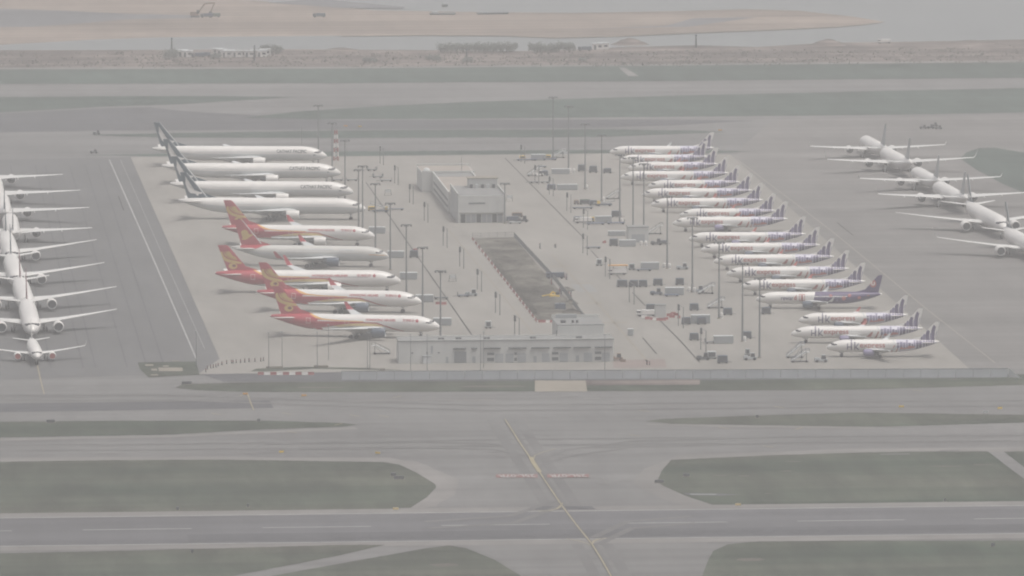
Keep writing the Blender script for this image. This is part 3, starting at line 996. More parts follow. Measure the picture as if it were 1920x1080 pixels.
GL = 'short mown grass between the pavements'
LAWN = {}
_rg = random.Random(21)
def ragged(px):
    out = []
    for (a, b), (c, d) in zip(px, px[1:] + px[:1]):
        n = max(1, int(abs(c - a) / 9))
        for k in range(n):
            t = k / n
            j = .28 if 0 < k else 0
            out.append((a + (c - a) * t, b + (d - b) * t + _rg.uniform(-j, j)))
    return out
def grass(px, lv=3, m=None): LAWN.setdefault((m or GRASS).name, []).append((ragged(px), lv))
def sow():
    for mn, label in (('short_grass', 'short green grass between the near runway, taxiways and apron'), ('far_grass', 'dull green grass strips beyond the apron by the far runway')):
        mb = MB()
        bm = bmesh.new()
        for px, lv in LAWN[mn]:
            vs = [bm.verts.new((g.x, g.y, .02 * lv)) for g in (G(*p) for p in px)]
            f = bm.faces.new(vs); f.normal_update()
            if f.normal.z < 0: f.normal_flip()
        bmesh.ops.triangulate(bm, faces=bm.faces)
        me = bpy.data.meshes.new('grass')
        bm.to_mesh(me); bm.free()
        me.materials.append(MATS[mn])
        o = bpy.data.objects.new('grass', me)
        COL.objects.link(o)
        tag(o, label, 'grass', None, 'stuff')


grass([(-900, 132), (0, 130.5), (640, 129), (1280, 123), (1920, 117), (2900, 108), (2900, 137), (1920, 146), (1280, 152), (640, 156), (0, 157.5), (-900, 160)], 3, GRASSFAR)
strip('shore_road', [G(-900, 130), G(0, 128.7), G(640, 127.2), G(1280, 121.5), G(1920, 115), G(2900, 106)], 9, 4, SHOULD)
patch('track', [(1160, 127), (1172, 127), (1198, 143), (1178, 143)], 4.5, SHOULD)
grass([(-900, 184), (0, 182), (250, 180), (420, 180), (560, 182), (330, 196), (200, 200), (0, 211), (-900, 224)], 3, GRASSFAR)
grass([(455, 221), (560, 209), (700, 200), (860, 192), (1280, 179), (1600, 172), (1920, 165), (2900, 150), (2900, 200), (1920, 211), (1700, 215), (1280, 219), (800, 223), (600, 224)], 3, GRASSFAR)
patch('taxiway', [(-900, 240), (0, 214), (200, 203), (280, 201), (340, 208), (640, 226), (1200, 224), (1420, 226), (1250, 236), (1100, 240), (640, 243), (200, 245), (-900, 262)], 2, DASPH)
grass([(160, 253), (300, 250), (640, 245), (1130, 242.5), (1300, 245), (1362, 248), (1130, 257), (640, 259), (300, 258)], 3, GRASSFAR)
grass([(158, 291), (300, 288.5), (640, 284), (1130, 281), (1300, 281.5), (1415, 284.5), (1300, 288), (1130, 287.5), (640, 293), (300, 293.5)], 3, GRASSFAR)
grass([(1800, 297), (1812, 286), (1835, 278), (1865, 277), (1920, 286), (2400, 310), (2400, 480), (1925, 364), (1880, 345), (1830, 318)], 3, GRASSFAR)
patch('taxiway', [(1380, 284), (1450, 225), (2600, 200), (2600, 640), (1865, 682), (1500, 396)], 1, BRASPH)
patch('stand_pavement', [(-700, 318), (0, 300), (245, 295), (412, 673), (372, 700), (0, 712), (-900, 730)], 1, APASPH)
patch('stand_pavement', [(2600, 640), (2600, 705), (1880, 692), (1815, 690), (1370, 290), (1420, 290)], 2, BRASPH)
CREAML = mat('worn_cream_line', (0.25, 0.235, 0.20), .8, .2, .2)
# main apron
patch('apron', [(245, 295), (640, 293.5), (1130, 288), (1370, 290), (1817, 691), (1200, 697), (700, 697), (372, 702), (412, 673)], 4, CONC)
strip('edge_line', [G(205, 300), G(290, 492), G(368, 673)], .5, 5, LINEW)
strip('edge_line', [G(226, 300), G(310, 490), G(384, 655)], .18, 5, LINEW)
strip('edge_line', [G(1383, 300), G(1560, 434), G(1740, 582), G(1866, 681)], .45, 6, CREAML)
strip('centre_line', [G(70, 685), G(76, 712), G(83, 740)], .35, 5, LINEY)
strip('stand_line', [G(840, 430), G(935, 545), G(1010, 640)], .5, 6, CONCL)
strip('stand_line', [G(1035, 478), G(1130, 580), G(1215, 680)], .7, 6, CONCL)
for a in ((1030, 500, 1068, 500), (1075, 532, 1110, 531.5), (1095, 569, 1127, 568.5), (1130, 606, 1175, 605)):
    patch('stand_line', [(a[0], a[1] - 1), (a[2], a[3] - 1), (a[2] + 2, a[3] + 1), (a[0] + 2, a[1] + 1)], 6, CONCL)
patch('repair_patch', [(1070, 533), (1107, 533), (1122, 548), (1084, 548)], 5, ROOFG)
for k, pts in enumerate(([(686, 342), (790, 492), (887, 632)], [(947, 297), (1030, 381), (1092, 444)], [(1108, 470), (1130, 494)], [(1156, 516), (1168, 529)], [(1186, 549), (1210, 574)], [(1238, 602), (1275, 639), (1312, 680)], [(1205, 634), (1231, 664)])):
    strip('drain_channel', [G(*p) for p in pts], .48, 6, SLOT)  # flat strip, its dark colour painted as the shade down the slot
for k in range(9):
    x_ = G(40 + 40 * k, 560).x + random.uniform(-3, 3)
    if k > 6: continue
    strip('pavement_joint', [Vector((x_, G(100, 690).y, 0)), Vector((x_ + .4, G(100, 310).y, 0))], .5, 4.2, DASPH)
strip('tyre_mark', [G(222, 368), G(232, 395)], .5, 5, SLOT)
strip('tyre_mark', [G(1570, 418), G(1600, 442)], .5, 5, SLOT)
# near side
patch('verge', [(372, 700), (700, 696), (1200, 696), (1817, 691), (1880, 692), (1880, 709), (1200, 714), (700, 716), (420, 716)], 3.4, DASPH)
grass([(328, 727), (345, 720), (480, 717), (700, 716), (1003, 714.5), (1003, 734), (700, 735.5), (450, 735), (370, 732)])
patch('concrete_pad', [(1003, 714), (1098, 714), (1101, 734.5), (1003, 734.5)], 4.6, CONCL)
grass([(1100, 734), (1098, 714), (1500, 711), (1920, 702), (2700, 686), (2700, 704), (1920, 722), (1600, 731), (1300, 733)])
patch('gravel_strip', [(1098, 714), (1312, 712), (1312, 721.5), (1100, 723)], 4.8, EARTH)
patch('repair_patch', [(-600, 760), (0, 757), (505, 751), (513, 765), (0, 773), (-600, 777)], 2, DASPH)
grass([(-700, 794), (0, 791), (240, 789), (500, 789), (640, 793), (669, 797), (640, 800.5), (500, 805), (320, 815), (0, 820.5), (-700, 831)])
grass([(1210, 790), (1240, 786), (1340, 782), (1600, 773.5), (1707, 775), (1920, 778), (2700, 782), (2700, 780), (1920, 792.5), (1667, 800), (1600, 800), (1400, 797), (1260, 795)])
for px, w_, lv in (([(-700, 835), (0, 825), (330, 818), (668, 803)], 5, 3.3), ([(-700, 862), (0, 863), (420, 860), (760, 868), (830, 900), (785, 950)], 10, 2.6), ([(1920, 843), (1600, 846), (1300, 856), (1235, 880), (1215, 905), (1300, 940)], 9, 2.6),
                   ([(1213, 796), (1400, 800), (1640, 803)], 4, 3.5), ([(640, 750.5), (930, 750)], 3, 2.2)):
    strip('shoulder', [G(*p) for p in px], w_, lv, SHOULD)
patch('shoulder', [(-700, 866), (0, 862), (420, 858), (730, 858), (800, 872), (860, 905), (852, 930), (800, 953), (770, 953), (818, 912), (760, 875), (420, 862), (0, 866)], 2, SHOULD)
patch('shoulder', [(2700, 834), (1920, 841), (1440, 848), (1275, 852), (1210, 880), (1185, 905), (1240, 935), (1290, 950), (1340, 948), (1232, 903), (1258, 862), (1920, 846)], 2, SHOULD)
grass([(-700, 870), (0, 866), (200, 863), (420, 862), (720, 866.5), (748, 871), (780, 886), (816, 908), (818, 914), (800, 933), (770, 952), (640, 959), (320, 966), (0, 973), (-700, 984)])
grass([(1258, 862.5), (1440, 854), (1600, 849), (1710, 847), (1852, 846.5), (1920, 898), (2500, 880), (2500, 936), (1920, 947), (1600, 950), (1336, 947), (1288, 931), (1245, 912), (1232, 904), (1240, 884)])
grass([(1882, 847), (2500, 838), (2500, 872), (1920, 876)])
# runway
y1, y0 = G(960, 960).y, G(960, 1013.5).y
def wpatch(name, x0, x1, ya, yb, lv, m): return patch(name, [(x0, ya), (x1, ya), (x1, yb), (x0, yb)], lv, m, world=True)


wpatch('runway_shoulder', -900, 1300, y0 - 8.5, y1 + 9, 4, SHOULD)
wpatch('runway', -900, 1300, y0, y1, 5, RWY)
xa = G(352, 1008).x
wpatch('runway_repair_strip', xa, 1300, y0 + 4, y0 + 19, 6, DASPH)
wpatch('runway_edge_line', -900, 1300, y1 - .9, y1, 7, LINEW)
wpatch('runway_edge_line', -900, 1300, y0, y0 + .9, 7, LINEW)
yc = (y0 + y1) / 2 + 2
xs = G(155, 994).x
for k in range(-6, 16):
    wpatch('runway_centre_stripe', xs + 50.3 * k, xs + 50.3 * k + 30.5, yc - .45, yc + .45, 7, LINEW)
patch('exit_pavement', [(830, 952), (1260, 948), (1340, 951), (1322, 1080), (1290, 1170), (900, 1170), (985, 1080), (925, 1045), (860, 1022), (760, 960)], 3, ASPH)
grass([(-700, 1046), (0, 1038), (300, 1032), (640, 1022), (722, 1022), (640, 1041), (424, 1083), (380, 1110), (-700, 1120)], 5)
grass([(500, 1082), (640, 1057), (790, 1030), (840, 1023), (873, 1028), (927, 1050), (975, 1079), (985, 1110), (430, 1110)], 5)
grass([(1317, 1080), (1326, 1055), (1337, 1034), (1365, 1021), (1425, 1015.5), (1920, 1014), (2600, 1008), (2600, 1120), (1312, 1120)], 5)
# yellow taxi lines
yl = [(947, 787), (958, 804), (973, 828), (1000, 868), (1024, 905), (1053, 948), (1080, 984), (1110, 1021), (1128, 1050), (1145, 1080), (1170, 1120)]
strip('centre_line_border', [G(*p) for p in yl], .95, 8, DASPH)
strip('centre_line', [G(*p) for p in yl], .42, 9, LINEY)
strip('centre_line', [G(995, 858), G(1000, 868), G(1012, 886)], 1.3, 10, LINEY)
strip('centre_line', [G(1054, 944), G(1051, 950), G(1044, 955), G(1030, 958.5), G(1008, 959.5)], .6, 9, LINEY)
strip('centre_line', [G(1110, 1021), G(1113, 1016), G(1121, 1012), G(1137, 1010)], .6, 9, LINEY)
strip('centre_line', [G(1108, 1023), G(1098, 1019), G(1082, 1014.5), G(1062, 1011)], .35, 9, LINEY)
strip('centre_line', [G(999, 864), G(1003, 855), G(1020, 848), G(1042, 842)], .3, 9, LINEY)
strip('centre_line', [G(464, 739), G(470, 756), G(476, 770)], .35, 9, LINEY)
strip('holding_line', [G(900, 899.5), G(930, 897.5), G(1110, 896), G(1130, 897), G(1140, 910)], .4, 8, SHOULD)
patch('dark_patch', [(1005, 950), (1110, 950), (1117, 956), (1003, 957)], 7, DASPH)
for a, b in ((930, 1008), (1026, 1104)):
    ya_, yb_ = 890 - .2 * (a > 1000), 896.4
    patch('marking_panel', [(a, ya_), (b, ya_), (b, yb_), (a, yb_)], 8, LINER)
    # the writing faces pilots coming from the far side, so it stands on its head from here
    p0, p1 = G(a + 3, ya_ + .9), G(b - 3, yb_ - .9)
    polys = fit(text_polys('25L-07R', bold=.02), 0, 1, 0, 1)
    mb = MB()
    for q in polys: mb.add([(p1.x + (p0.x - p1.x) * t[0], p0.y - (p0.y - p1.y) * t[1], .20) for t in q], [tuple(range(len(q)))], LINEW)
    o = mb.build('marking_letters')
    if o.data.polygons[0].normal.z < 0: o.data.flip_normals()
    tag(o, kind='structure')
WORN = mat('tyre_worn_asphalt', (0.127, 0.124, 0.121), .85, .15, .03, (.4, 1, 1), spec=.2, mott=.12)
REPAIR = mat('repaired_asphalt', (0.150, 0.145, 0.140), .85, .12, .03, (.4, 1, 1), spec=.2, mott=.08)
for off, wd in ((-4.2, 3.2), (4.2, 3.2), (0.4, 2.0)):
    strip('tyre_worn_lane', [G(*q) + Vector((off, 0, 0)) for q in yl], wd, 3.7 + .05 * wd, WORN)
wl_ = 0
for px in ([(-600, 842), (300, 838), (760, 832), (1300, 826), (2500, 816)], [(-600, 747), (300, 745), (900, 765), (1400, 760), (2500, 752)], [(1005, 870), (1060, 850), (1180, 833), (1500, 824)], [(985, 850), (930, 838), (800, 834), (500, 838)], [(1118, 1015), (1180, 985), (1300, 975)], [(1045, 945), (960, 975), (800, 985)]):
    for off in (-3, 3):
        strip('tyre_worn_lane', [G(*q) + Vector((0, off * 2.2, 0)) for q in px], 2.6, (5.2 if px[0][1] < 900 else 7.5) + wl_, WORN); wl_ += .07
rr_ = random.Random(3)
for k in range(46):
    px, py = rr_.uniform(-100, 2000), rr_.choice([rr_.uniform(741, 760), rr_.uniform(824, 856), rr_.uniform(868, 945)])
    if py > 860 and not 900 < px < 1170: continue
    wx, wy = rr_.uniform(12, 70), rr_.uniform(1.2, 3.5)
    patch('pavement_patch', [(px, py), (px + wx, py - wx * .0125), (px + wx + wy * .5, py + wy - wx * .0125), (px + wy * .5, py + wy)], 4.3 + k * .01, REPAIR if k % 2 else WORN)
STAIN = mat('oil_stained_concrete', (0.180, 0.173, 0.158), .8, .2, .3, spec=.25, mott=.15)
for k in range(60):
    px, py = rr_.uniform(380, 1500), rr_.uniform(320, 675)
    if 870 < px < 1110 and 430 < py < 610: continue
    wx, wy = rr_.uniform(6, 26), rr_.uniform(.8, 2.6)
    ang = [2 * math.pi * q / 11 for q in range(11)]
    patch('oil_stain', [(px + wx * .5 * math.cos(a) * rr_.uniform(.5, 1.2), py + wy * .5 * math.sin(a) * rr_.uniform(.5, 1.2)) for a in ang], 4.4 + .01 * k, STAIN)
# scattered faded taxi marks
for px, py in ((457, 741), (570, 743), (405, 777), (538, 776), (665, 780), (745, 745), (548, 811), (1190, 817), (1208, 771), (1358, 803), (1498, 804), (1440, 838), (1460, 764), (1720, 733), (720, 781), (635, 796)):
    g = G(px, py)
    d = random.choice((-1, 1))
    strip('faded_mark', [g + Vector((-1.4 * d, -2.0, 0)), g + Vector((1.4 * d, 2.2, 0))], .45, 6, LINEY)
sow()
# worn spots in the grass
BARE = mat('bare_soil', (0.075, 0.065, 0.052), 0.95, 0.3, 0.05, (.4, 1, 1))
for px, py, w_, h_ in ((835, 1060, 60, 8), (1405, 1050, 70, 6), (1350, 892, 34, 2.5), (1395, 893, 28, 2), (1487, 866, 36, 2), (1475, 884, 30, 2), (1775, 875, 70, 2.2), (1840, 872, 50, 2), (1440, 926, 18, 1.5), (925, 725, 150, 4), (600, 727, 120, 3), (1790, 712, 30, 2)):
    ang = [2 * math.pi * k / 14 for k in range(14)]
    patch('bare_ground', [(px + w_ / 2 * math.cos(a) * random.uniform(.6, 1.1), py + h_ / 2 * math.sin(a) * random.uniform(.6, 1.1)) for a in ang], 6, BARE)
patch('puddle', [(1280, 925), (1340, 926), (1392, 928), (1350, 930), (1290, 929)], 6, DASPH)
patch('puddle', [(1293, 926.5), (1345, 927), (1340, 928.6), (1296, 928.4)], 7, WATER)

# the dug-up pit in the apron: sunk a little, heaps of soil in it
pit = [(886, 447.5), (963, 445.5), (1042, 530), (1093, 597), (1065, 603), (1011, 604), (945, 521)]
from mathutils import noise
cs_ = [G(885.5, 447.5), G(964, 445.3), G(1094, 598), G(1010.5, 605)]
nu_, nv_ = 30, 110
vs_, fs_ = [], []
for j in range(nv_ + 1):
    for i in range(nu_ + 1):
        u, v = i / nu_, j / nv_
        q = cs_[0].lerp(cs_[1], u).lerp(cs_[3].lerp(cs_[2], u), v)
        e = min(1, min(u, 1 - u) * 8, min(v, 1 - v) * 14)
        h = .55 + .75 * noise.fractal(Vector((q.x * .11, q.y * .075, 0)), 1.0, 2.1, 5) + .9 * max(0, noise.noise(Vector((q.x * .05 + 7, q.y * .028, 3))))
        vs_.append((q.x, q.y, .1 + max(0, h) * e))
for j in range(nv_):
    for i in range(nu_):
        k = j * (nu_ + 1) + i
        fs_.append((k, k + 1, k + nu_ + 2, k + nu_ + 1))
tag(MB().add(vs_, fs_, SOIL).build('excavated_soil', None, False), kind='structure')
def heap(name, px, py, rx, ry, h, m, label, cat, group=None, seed=1, n=22):
    rnd = random.Random(seed)
    g = G(px, py)
    mb = MB()
    rings = []
    for i in range(7):
        t = i / 6
        rings.append([(rx * (1 - t) * math.cos(2 * math.pi * j / n) * rnd.uniform(.85, 1.12), ry * (1 - t) * math.sin(2 * math.pi * j / n) * rnd.uniform(.85, 1.12), h * (1 - (1 - t) ** 1.7) * rnd.uniform(.9, 1.05)) for j in range(n)])
    mb.rings(rings, m, False, True)
    o = mb.build(name, None, True, (g.x, g.y, .05))
    return tag(o, label, cat, group)
# ------------------------------------------------------------------ buildings
def building_near():
    """long low grey workshop at the near edge of the apron"""
    a, b = G(748, 682.3), G(1152, 680.3)
    W = b.x - a.x
    o = empty('workshop_building', (a.x, a.y, 0), 0, 'long low pale grey workshop with roller doors at the near edge of the apron', 'building')
    H_, Dp = 7.6, 11.0
    mb = MB()
    mb.box(0, W, 0, Dp, 0, H_ - .3, WALLG)
    mb.build('wall', o)
    mb = MB()
    mb.box(-.15, W + .15, -.15, Dp + .15, H_ - .3, H_, ROOFG)
    mb.box(-.15, W + .15, -.15, .25, H_, H_ + .35, WALLG); mb.box(-.15, W + .15, Dp - .25, Dp + .15, H_, H_ + .35, WALLG)
    rf = mb.build('roof', o)
    X = lambda px: (px - 748) / 404.0 * W
    Z = lambda py: (681.5 - py) / 5.72
    for x in (825, 858, 911, 998, 1085):
        for d in (0, 6):
            m = MB(); m.box(X(x + d) - .45, X(x + d) + .45, 1.5, 2.4, H_, H_ + .75, DGREY); m.build('roof_vent', rf)
    m = MB()
    m.box(X(852), X(875), -.08, .05, .1, Z(659), MGREY)
    for k in range(8): m.box(X(852.3), X(874.7), -.12, -.06, .3 + k * .45, .42 + k * .45, DGREY)
    m.build('dark_shutter', o)
    for x0, x1 in ((929, 944), (948.5, 963.5), (971, 987), (1017, 1032), (1050.5, 1066), (1096, 1112), (1130, 1145)):
        m = MB()
        m.box(X(x0), X(x1), -.06, .05, .1, Z(664), MGREY)
        for k in range(7): m.box(X(x0) + .05, X(x1) - .05, -.09, -.05, .3 + k * .42, .37 + k * .42, LGREY)
        m.build('roller_door', o)
    for x0, x1 in ((886, 892), (1001, 1007), (1081, 1087), (836, 841)):
        m = MB(); m.box(X(x0), X(x1), -.06, .05, .05, Z(669), MGREY); m.box(X(x1) - .3, X(x1) - .15, -.12, -.05, 1.0, 1.15, DGREY); m.build('door', o)
    for x0, x1 in ((914, 927), (1036, 1048), (1117, 1129), (965, 970)):
        for zt, zb in ((662, 666.5), (672, 678)):
            m = MB()
            m.box(X(x0), X(x1), -.06, .05, Z(zb), Z(zt), DGREY)
            for k in range(3): m.box(X(x0), X(x1), -.1, -.05, Z(zb) + .15 + k * .25, Z(zb) + .22 + k * .25, MGREY)
            m.build('louvre', o)
    for x0, x1 in ((907, 939), (954, 988), (997, 1031), (1038, 1071), (1077, 1109), (1117, 1149), (884, 895), (850, 874)):
        m = MB(); m.box(X(x0), X(x1), -1.0, .02, Z(654), Z(652.3), DGREY); m.build('canopy', o)
    m = MB(); m.box(X(808), X(812), -.06, .05, Z(663), Z(648), MGREY); m.build('window', o)
    m = MB(); m.box(X(793), X(808), -.9, 0.05, 0, Z(667), LGREY); m.box(X(793) - .2, X(808) + .2, -1.1, .05, Z(667), Z(666), MGREY); m.build('porch', o)
    m = MB()
    for x in (773, 801, 823): m.box(X(x) - .3, X(x) + .3, -.15, .05, Z(662), Z(660), DGREY)
    m.build('wall_lamps', o)
    # taller rear block
    x0, x1 = X(1053), X(1140)
    y0_, y1_ = Dp + .01, Dp + 21
    m = MB(); m.box(x0, x1, y0_, y1_, 0, 10.9, WALLG)
    rb = m.build('rear_block', o)
    m = MB(); m.box(x0 - .2, x1 + .2, y0_ - .01, y1_ + .2, 10.9, 11.2, ROOFG); m.box(x0 - .2, x1 + .2, y1_ - .2, y1_ + .2, 11.2, 12.1, WALLG); m.box(x0 + 1, x0 + 8, y1_ - 3, y1_ - 2, 11.2, 12.6, MGREY)
    m.build('rear_roof', rb)
    for x in (1063, 1068, 1084, 1092):
        m = MB(); m.box(X(x) - .4, X(x) + .4, y0_ + 5, y0_ + 5.8, 11.2, 12.1, DGREY); m.build('roof_vent', rb)
    m = MB(); m.box(X(1049), X(1050), Dp - 2, Dp - 1.6, H_, H_ + 2.0, DGREY); m.build('roof_post', rf)


def building_far():
    """the two-part hangar office in the middle of the apron"""
    a, b = G(859, 418.5), G(947, 417.5)
    W = b.x - a.x
    o = empty('apron_office_building', (a.x, a.y, 0), 0, 'pale grey two-part building with tan roof in the middle of the apron', 'building')
    Hf, Df = 10.8, 40.0
    m = MB()
    m.box(0, W, 0, .35, 4.0, Hf, WALLG)
    m.box(0, W, 1.2, Df, 0, Hf - .25, WALLG)
    m.box(0, .7, 0, 1.2, 0, 4.0, WALLG); m.box(W - .7, W, 0, 1.2, 0, 4.0, WALLG)
    m.box(0, W, .35, 1.2, 4.0, Hf - .25, WALLG)
    wl = m.build('wall', o)
    m = MB()
    for k in range(6): m.box(-.35, -.01, 1.5 + k * 6.2, 2.6 + k * 6.2, 0, Hf - .3, LGREY)
    m.build('wall_ribs', o)
    m = MB()
    m.box(.2, W - .2, .36, Df - .2, Hf - .25, Hf - .05, ROOFG)
    m.box(-.1, .25, 0, Df, Hf - .25, Hf + .9, WALLG); m.box(W - .25, W + .1, 0, Df, Hf - .25, Hf + .9, WALLG)
    rf = m.build('roof', o)
    m = MB(); m.box(W * .22, W * .58, -.12, -.01, 7.4, 8.15, MGREY)
    sg = m.build('sign_board', o)
    m = MB()
    for k in range(10): m.box(W * (.235 + .034 * k), W * (.258 + .034 * k), -.16, -.12, 7.55, 8.0, DGREY)
    m.build('raised_strip', sg)
    for k in range(8):
        x = 1.0 + k * (W - 2) / 8
        m = MB(); m.box(x + .15, x + (W - 2) / 8 - .15, 1.1, 1.22, .1, 3.3, MGREY if k % 3 else DGREY); m.build('door', o)
    # penthouse with plant
    m = MB(); m.box(W * .36, W * .98, Df - 9, Df - 2, Hf - .05, Hf + 3.6, WALLG)
    ph = m.build('penthouse', rf)
    m = MB(); m.box(W * .33, W * 1.0, Df - 9.3, Df - 1.7, Hf + 3.6, Hf + 3.9, CONCL); m.build('penthouse_roof', ph)
    for k in range(5):
        m = MB(); m.box(W * (.38 + .12 * k), W * (.44 + .12 * k), Df - 10.6, Df - 9.4, Hf - .05, Hf + 1.5, LGREY if k % 2 else DGREY); m.build('plant_unit', rf)
    # lower rear wing, longer, standing a little to the left
    Hr = 7.6
    x0 = G(843, 398).x - a.x - .6
    x1 = W - 3.0
    y0_, y1_ = Df + .02, Df + 84
    m = MB(); m.box(x0, x1, y0_, y1_, 0, Hr - .2, WALLG)
    rw = m.build('rear_wing', o)
    m = MB(); m.box(x0 + .4, x1 - .4, y0_, y1_ - 14, Hr - .2, Hr, ROOFT); m.box(x0 + .4, x1 - .4, y1_ - 14, y1_ - .3, Hr - .2, Hr + .05, ROOFG)
    for e in ((x0 - .1, x0 + .4), (x1 - .4, x1 + .1)): m.box(e[0], e[1], y0_, y1_, Hr - .2, Hr + .8, WALLG)
    m.build('rear_roof', rw)
    m = MB()
    for z in (1.6, 4.2): m.box(x0 - .07, x0 + .05, y0_ + 4, y1_ - 6, z, z + .95, DGREY)
    m.build('ribbon_windows', rw)
    m = MB(); m.box(x0 - 4.2, x1 + 1, y1_ + .02, y1_ + 30, 0, Hr + .2, WALLG)
    ex = m.build('end_block', o)
    m = MB(); m.box(x0 - 3.9, x1 + .7, y1_ + .4, y1_ + 29.6, Hr + .2, Hr + .3, ROOFT); m.box(x0 - 4.3, x1 + 1.1, y1_ + 29.6, y1_ + 30.1, Hr + .2, Hr + 1.1, WALLG); m.box(x0 - 4.3, x1 + 1.1, y1_ - .05, y1_ + .35, Hr + .21, Hr + 1.0, WALLG)
    m.build('end_roof', ex)
    m = MB(); m.lathe((x0 - 2.2, y1_ + 2.5, Hr + .3), (0, 0, 1), [(0, 1.6), (.8, 1.5), (1.5, 1.0), (1.9, .2)], LGREY, 14); m.build('roof_tank', ex)
    m = MB(); m.cone((x0 + 12, y1_ + 1, Hr + .3), (x0 + 12, y1_ + 1, Hr + 7), .13, .08, STEEL, 8); m.build('roof_mast', ex)


building_near()
building_far()


# ------------------------------------------------------------------ masts and posts
def mast(h, label, group, loc, heads=4):
    o = empty('floodlight_mast', loc, 0, label, 'light mast', group)
    m = MB(); m.cone((0, 0, 0), (0, 0, h), .36, .2, STEEL, 12); m.cone((0, 0, 0), (0, 0, .5), .7, .6, CONCL, 10); m.build('pole', o)
    m = MB(); m.box(-1.9, 1.9, -.12, .12, h - .25, h + .05, STEEL); m.box(-.12, .12, -1.2, 1.2, h - .3, h, STEEL)
    fr = m.build('head_frame', o)
    for k in range(heads):
        x = -1.65 + 3.3 * k / (heads - 1)
        m = MB(); m.box(x - .36, x + .36, -.75, -.12, h - .7, h - .15, MGREY, .06); m.box(x - .3, x + .3, -.78, -.74, h - .65, h - .2, GLASS); m.build('floodlight', fr)
    return o


def series(proto_fn, spots, labels, group):
    """first one built, the rest copied with their parts"""
    base = None
    for (loc, rz), lab in zip(spots, labels):
        if base is None:
            base = proto_fn(); o = base
        else: o = copy_tree(base)
        o.location, o.rotation_euler = loc, (0, 0, rz)
        o['label'] = lab; o['group'] = group
    return base


lm = [(597, 307), (623, 343), (647, 378), (680, 431), (704, 467), (732, 507), (762, 551), (792.5, 597), (826, 645)]
series(lambda: mast(25, '', '', (0, 0, 0)), [(G(*p), R(-5)) for p in lm], ['tall grey floodlight mast in the line along the left noses, ' + place(i, 9) for i in range(9)], 'floodlight masts along the left stands')
rm = [(1037, 300), (1066, 318), (1097, 355), (1128, 378), (1162, 418), (1187, 424), (1207, 437), (1251, 504), (1298, 548), (1348, 598), (1392, 641), (1424, 672)]
series(lambda: mast(27, '', '', (0, 0, 0)), [(G(*p), R(-5)) for p in rm], ['tall grey floodlight mast in the line along the right noses, ' + place(i, 12) for i in range(12)], 'floodlight masts along the right stands')
o = mast(23, 'tall grey floodlight mast with a very wide head beside the left noses', 'floodlight masts along the left stands', G(672.5, 428))
o = mast(16, 'slim floodlight mast standing against the right corner of the middle building', 'floodlight masts in the middle', G(946.5, 419.5))


def docking():
    o = empty('docking_board', (0, 0, 0), 0, '', 'docking sign')
    m = MB(); m.cone((0, 0, 0), (0, 0, 7.2), .17, .14, STEEL, 10); m.build('post', o)
    m = MB(); m.cone((.9, -7.6, 0), (.9, -7.6, 7.4), .17, .14, STEEL, 10); m.build('post', o)
    m = MB(); m.box(-.35, .35, -2.0, .5, 5.6, 7.6, DGREY, .1); m.build('display', o)
    m = MB(); m.bar((.0, .3, 7.35), (.9, -7.6, 7.25), .14, STEEL); m.build('beam', o)
    return o


dl = [(712.6, 307), (740, 344), (768, 380), (795.5, 414), (831, 461), (862, 500), (895, 543), (929, 587), (965, 632)]
series(docking, [(G(*p), 0) for p in dl], ['short twin posts with dark display head left of the pit, ' + place(i, 9) for i in range(9)], 'docking boards left of the pit')
dr = [(977, 304), (1003, 343), (1030, 365), (1063, 396), (1094, 427), (1093, 475), (1135, 519), (1180, 567), (1272, 611), (1314, 656)]
series(docking, [(G(*p), 0) for p in dr], ['short twin posts with dark display head by the right stands, ' + place(i, 10) for i in range(10)], 'docking boards along the right stands')


def thin_pole(h):
    o = empty('slim_pole', (0, 0, 0), 0, '', 'lamp post')
    m = MB(); m.cone((0, 0, 0), (0, 0, h), .13, .07, STEEL, 8); m.build('pole', o)
    m = MB(); m.box(-.45, .2, -.15, .15, h - .05, h + .12, MGREY); m.build('lamp', o)
    return o


tp = [(504, 692, 12), (529, 690, 15), (595, 690, 12), (616, 676, 10), (689, 692, 11), (693.5, 692, 11), (770, 695, 12), (801, 695, 9), (901, 695, 11), (907, 690, 13), (1134, 695, 12), (566, 290, 10), (368, 690, 8)]
series(lambda: thin_pole(12), [(G(a, b), R(10)) for a, b, c in tp], ['slim dark pole by the perimeter road left of the workshop, ' + ['leftmost beside the barriers', 'second by the barriers', 'third by the low kerb', 'set back on the apron', 'left of a close pair', 'right of a close pair'][i] if i < 6 else
        ['slim dark pole in front of the left end of the workshop', 'shorter slim pole near the dark shutter', 'slim pole in front of the middle of the workshop', 'taller slim pole beside another in front of the workshop middle', 'slim pole in front of the right end of the workshop', 'slim pole behind the farthest green tailed airliner', 'slim pole at the corner of the green patch on the left'][i - 6] for i in range(13)], 'slim poles along the perimeter road')
# red and white lattice tower
o = empty('lattice_tower', G(630, 301), 0, 'red and white banded lattice tower beyond the left stands', 'tower')
for k in range(7):
    m = MB()
    z0, z1 = k * 1.86, (k + 1) * 1.86
    w0, w1 = .95 - .07 * k, .95 - .07 * (k + 1)
    c = BARRED if k % 2 == 0 else WHITE
    for sx in (-1, 1):
        for sy in (-1, 1): m.bar((sx * w0, sy * w0, z0), (sx * w1, sy * w1, z1), .34, c)
    for sx, sy, tx, ty in ((-1, -1, 1, -1), (1, -1, 1, 1), (1, 1, -1, 1), (-1, 1, -1, -1)):
        m.bar((sx * w0, sy * w0, z0), (tx * w1, ty * w1, z1), .2, c); m.bar((tx * w0, ty * w0, z0), (sx * w1, sy * w1, z1), .2, c)
    m.build('red_section' if k % 2 == 0 else 'white_section', o)
m = MB(); m.cone((0, 0, 13), (0, 0, 17), .08, .04, STEEL, 6); m.build('antenna', o)

